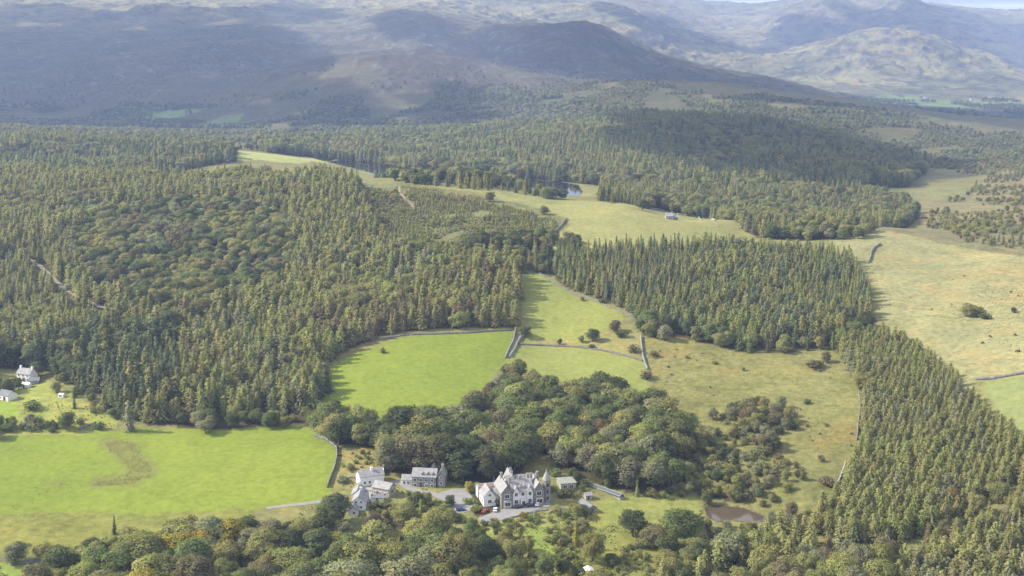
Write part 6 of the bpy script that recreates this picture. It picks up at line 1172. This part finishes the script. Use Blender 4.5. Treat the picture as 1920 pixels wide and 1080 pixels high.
# ---------------------------------------------------------------- dry-stone walls
def stone_wall(label, h, w, tone, pts):
    rng = np.random.RandomState(len(label) * 7 + int(h * 10))
    p = smooth_line(pts, 1.1)
    t = np.gradient(p, axis=0); t /= np.linalg.norm(t, axis=1, keepdims=True) + 1e-9
    nr = np.stack([-t[:, 1], t[:, 0]], 1); k = len(p)
    z = height(p[:, 0], p[:, 1])
    hh = h * (1 + rng.uniform(-0.16, 0.12, k)); gap = (rng.uniform(size=k) < 0.05) * rng.uniform(0.2, 0.5, k); hh = hh * (1 - gap)
    prof = []
    for s, f in ((-1, 0), (-0.75, 1), (0.75, 1), (1, 0)):
        q = p + nr * (w * 0.5 * s + rng.uniform(-0.06, 0.06, (k, 1)))
        prof.append(np.c_[q, z + (hh if f else -0.5)])
    V = np.stack(prof, 1).reshape(-1, 3)
    i0 = (np.arange(k - 1)[:, None] * 4 + np.arange(4)[None, :]); i1 = np.roll(i0, -1, axis=1)
    f = np.stack([i0.ravel(), i1.ravel(), i1.ravel() + 4, i0.ravel() + 4], 1)
    f = np.r_[f, [[3, 2, 1, 0]], [[4 * k - 4, 4 * k - 3, 4 * k - 2, 4 * k - 1]]]
    me = mesh_np('dry_stone_wall', V, f)
    mat = stone_material('wall_stone', tuple(min(0.7, 0.27 * tone * q) for q in (1.0, 0.97, 0.92)), 0.4, 0.7)
    tag(link('dry_stone_wall', me, mat), label, 'wall')
for row in WALLS: stone_wall(*row)

# ---------------------------------------------------------------- cars
def paint(name, col):
    m, n, l, out = new_mat(name)
    b = n.new('ShaderNodeBsdfPrincipled'); b.inputs['Base Color'].default_value = (*col, 1); b.inputs['Roughness'].default_value = 0.25
    b.inputs['Coat Weight'].default_value = 0.6; l.new(b.outputs[0], out.inputs['Surface']); return m
M_TYRE = plain('tyre_rubber', (0.02, 0.02, 0.02), 0.8, 0.1)
def car(x, y, yaw, col, label):
    e = thing('parked_car', label, 'car', (x, y, hz(x, y) + 0.17), yaw, 'cars parked in front of the hotel')
    mt = paint('car_paint', col)
    m = MB()
    side = [(-2.1, 0.35), (2.1, 0.35), (2.15, 0.62), (1.95, 0.88), (1.0, 0.97), (-1.75, 1.0), (-2.12, 0.9)]
    m.hexa([(a, -0.88, b) for a, b in side], [(a, 0.88, b) for a, b in side])
    roof = [(-1.55, 1.38), (-1.2, 1.46), (0.0, 1.46), (0.3, 1.38)]
    low = [(-1.85, 1.0), (-1.2, 1.38), (0.05, 1.38), (0.95, 0.97)]
    body = m.build('body', mt, e)
    bv = body.modifiers.new('soft', 'BEVEL'); bv.width = 0.07; bv.segments = 2
    m = MB(); m.hexa([(-1.82, -0.80, 0.98), (0.98, -0.80, 0.95), (0.98, 0.80, 0.95), (-1.82, 0.80, 0.98)], [(-1.45, -0.66, 1.40), (0.15, -0.66, 1.40), (0.15, 0.66, 1.40), (-1.45, 0.66, 1.40)])
    m.build('windows', M_GLASS, e)
    m = MB(); m.hexa([(-1.5, -0.68, 1.403), (0.2, -0.68, 1.403), (0.2, 0.68, 1.403), (-1.5, 0.68, 1.403)], [(-1.38, -0.58, 1.47), (0.08, -0.58, 1.47), (0.08, 0.58, 1.47), (-1.38, 0.58, 1.47)])
    m.build('roof', mt, e)
    for sx in (-1.3, 1.32):
        for sy in (-0.86, 0.86):
            bm = bmesh.new(); bmesh.ops.create_cone(bm, cap_ends=True, segments=14, radius1=0.33, radius2=0.33, depth=0.22)
            bmesh.ops.rotate(bm, verts=bm.verts, cent=(0, 0, 0), matrix=Matrix.Rotation(R(90), 3, 'X')); bmesh.ops.translate(bm, verts=bm.verts, vec=(sx, sy, 0.33))
            me = bpy.data.meshes.new('wheel'); bm.to_mesh(me); bm.free(); link('wheel', me, M_TYRE, e)
    for sy in (-0.62, 0.62):
        m = MB(); m.box(2.1, 2.17, sy - 0.17, sy + 0.17, 0.62, 0.78); m.build('headlight', M_FRAME, e)
for row in CARS: car(*row)

# ---------------------------------------------------------------- cattle
M_HIDE = plain('black_hide', (0.025, 0.02, 0.018), 0.8, 0.3)
COW_LABELS = ['black cow grazing furthest down the straw moor', 'black cow standing near the top of the small herd', 'black cow at the moor edge, one of a close pair', 'second black cow of the close pair at the moor edge', 'black cow grazing alone above the pair on the moor']
def cow(x, y, yaw, label):
    """one skinned body: trunk, neck, grazing head, four jointed legs, tail"""
    me = bpy.data.meshes.new('cow')
    V = [(0, 0, 1.05), (0.55, 0, 1.1), (-0.75, 0, 1.12), (0.95, 0, 1.0), (1.3, 0, 0.62), (1.45, 0, 0.25), (-0.95, 0, 1.1), (-1.02, 0, 0.55)]
    E = [(0, 1), (0, 2), (1, 3), (3, 4), (4, 5), (2, 6), (6, 7)]
    rad = [0.40, 0.38, 0.36, 0.24, 0.17, 0.10, 0.07, 0.03]
    for bx, i in ((0.5, 1), (-0.7, 2)):
        for s in (-1, 1):
            n0 = len(V); V += [(bx, 0.24 * s, 0.72), (bx + (0.03 if bx > 0 else -0.1), 0.25 * s, 0.40), (bx, 0.25 * s, 0.02)]
            rad += [0.15, 0.08, 0.07]; E += [(i, n0), (n0, n0 + 1), (n0 + 1, n0 + 2)]
    me.from_pydata(V, E, []); o = link('cow', me, M_HIDE)
    o.location = (x, y, hz(x, y)); o.rotation_euler = (0, 0, yaw)
    sk = o.modifiers.new('skin', 'SKIN')
    for i, rr in enumerate(rad): me.skin_vertices[0].data[i].radius = (rr, rr)
    me.skin_vertices[0].data[0].use_root = True
    sb = o.modifiers.new('round', 'SUBSURF'); sb.levels = 1; sb.render_levels = 1
    tag(o, label, 'cow', 'black cattle on the straw moor')
for (x, y, a), lab in zip(COWS, COW_LABELS): cow(x, y, a, lab)

# ---------------------------------------------------------------- flagpole behind the white wing
e = thing('flagpole', 'thin flagpole behind the white wing of the hotel', 'flagpole', (FLAGPOLE[0], FLAGPOLE[1], hz(*FLAGPOLE)))
v, f = tube((0, 0, -0.3), (0, 0, 9.0), 0.09, 0.05, 8); link('pole', mesh_np('pole', v, f), M_FRAME, e)
bm = bmesh.new(); bmesh.ops.create_icosphere(bm, subdivisions=1, radius=0.14); bmesh.ops.translate(bm, verts=bm.verts, vec=(0, 0, 9.1))
me = bpy.data.meshes.new('finial'); bm.to_mesh(me); bm.free(); link('finial', me, M_METAL, e)

# ---------------------------------------------------------------- fair-weather clouds (above and beside the view) that shade the fells
def cloud_material():
    m, n, l, out = new_mat('cloud_vapour')
    d = n.new('ShaderNodeBsdfDiffuse'); d.inputs['Color'].default_value = (0.9, 0.9, 0.92, 1)
    t = n.new('ShaderNodeBsdfTranslucent'); t.inputs['Color'].default_value = (0.9, 0.9, 0.92, 1)
    tr = n.new('ShaderNodeBsdfTransparent')
    a = n.new('ShaderNodeMixShader'); a.inputs[0].default_value = 0.4; l.new(d.outputs[0], a.inputs[1]); l.new(t.outputs[0], a.inputs[2])
    b = n.new('ShaderNodeMixShader'); b.inputs[0].default_value = 0.45; l.new(a.outputs[0], b.inputs[1]); l.new(tr.outputs[0], b.inputs[2])
    l.new(b.outputs[0], out.inputs['Surface'])
    return m
M_CLOUD = cloud_material()
def ico():
    bm = bmesh.new(); bmesh.ops.create_icosphere(bm, subdivisions=2, radius=1.0)
    v = np.array([q.co[:] for q in bm.verts]); f = np.array([[q.index for q in t.verts] for t in bm.faces]); bm.free()
    return v, f
ICO = ico()
CLOUD_Z = 1500.0
for ci_, poly in enumerate(CLOUDS):
    rng = np.random.RandomState(900 + ci_)
    p = np.asarray(poly); x0, y0 = p.min(0) - 60; x1, y1 = p.max(0) + 60
    step = 95 if (x1 - x0) * (y1 - y0) > 1.5e6 else 62
    X, Y = np.meshgrid(np.arange(x0, x1, step), np.arange(y0, y1, step))
    x = (X + rng.uniform(-0.5, 0.5, X.shape) * step).ravel(); y = (Y + rng.uniform(-0.5, 0.5, X.shape) * step).ravel()
    k = inside(poly, x, y) | (edge_distance(poly, x, y) < step * 0.35)
    k &= rng.uniform(size=len(x)) < 0.93
    x, y = x[k], y[k]
    if not len(x): continue
    g = height(x, y)
    zz = CLOUD_Z + rng.uniform(-40, 140, len(x))
    xs = x - (zz - g) / math.tan(SUN_EL)
    parts = []
    for a, b, c in zip(xs, y, zz):
        s = step * rng.uniform(0.75, 1.15)
        v = ICO[0] * np.array((s, s, s * rng.uniform(0.45, 0.8)))
        v = v * (1 + 0.22 * np.sin(v[:, :1] * 0.06 + a) * np.cos(v[:, 1:2] * 0.07 + b))
        parts.append((v + (a, b, c), ICO[1]))
    v, f = join(parts)
    me = mesh_np('cloud', v, f); me.polygons.foreach_set('use_smooth', np.ones(len(me.polygons), bool))
    tag(link('cloud', me, M_CLOUD), 'white fair-weather cloud drifting above the fells', None, None, 'structure')

# ---------------------------------------------------------------- haze
def build_haze():
    m, n, l, out = new_mat('haze_air')
    v = n.new('ShaderNodeVolumePrincipled')
    v.inputs['Color'].default_value = HAZE_COL
    v.inputs['Density'].default_value = HAZE_DENSITY
    v.inputs['Anisotropy'].default_value = 0.25
    l.new(v.outputs[0], out.inputs['Volume'])
    x, y0, y1, z0, z1 = 9600.0, -700.0, 15200.0, -130.0, 860.0
    bm = bmesh.new(); bmesh.ops.create_cube(bm, size=1.0)
    for q in bm.verts: q.co = (q.co.x * 2 * x, y0 if q.co.y < 0 else y1, z0 if q.co.z < 0 else z1)
    me = bpy.data.meshes.new('haze'); bm.to_mesh(me); bm.free()
    tag(link('haze', me, m), 'thin blue haze filling the valley air', None, None, 'stuff')
HAZE_COL = (0.47, 0.61, 1.0, 1); HAZE_DENSITY = 0.98e-4
build_haze()
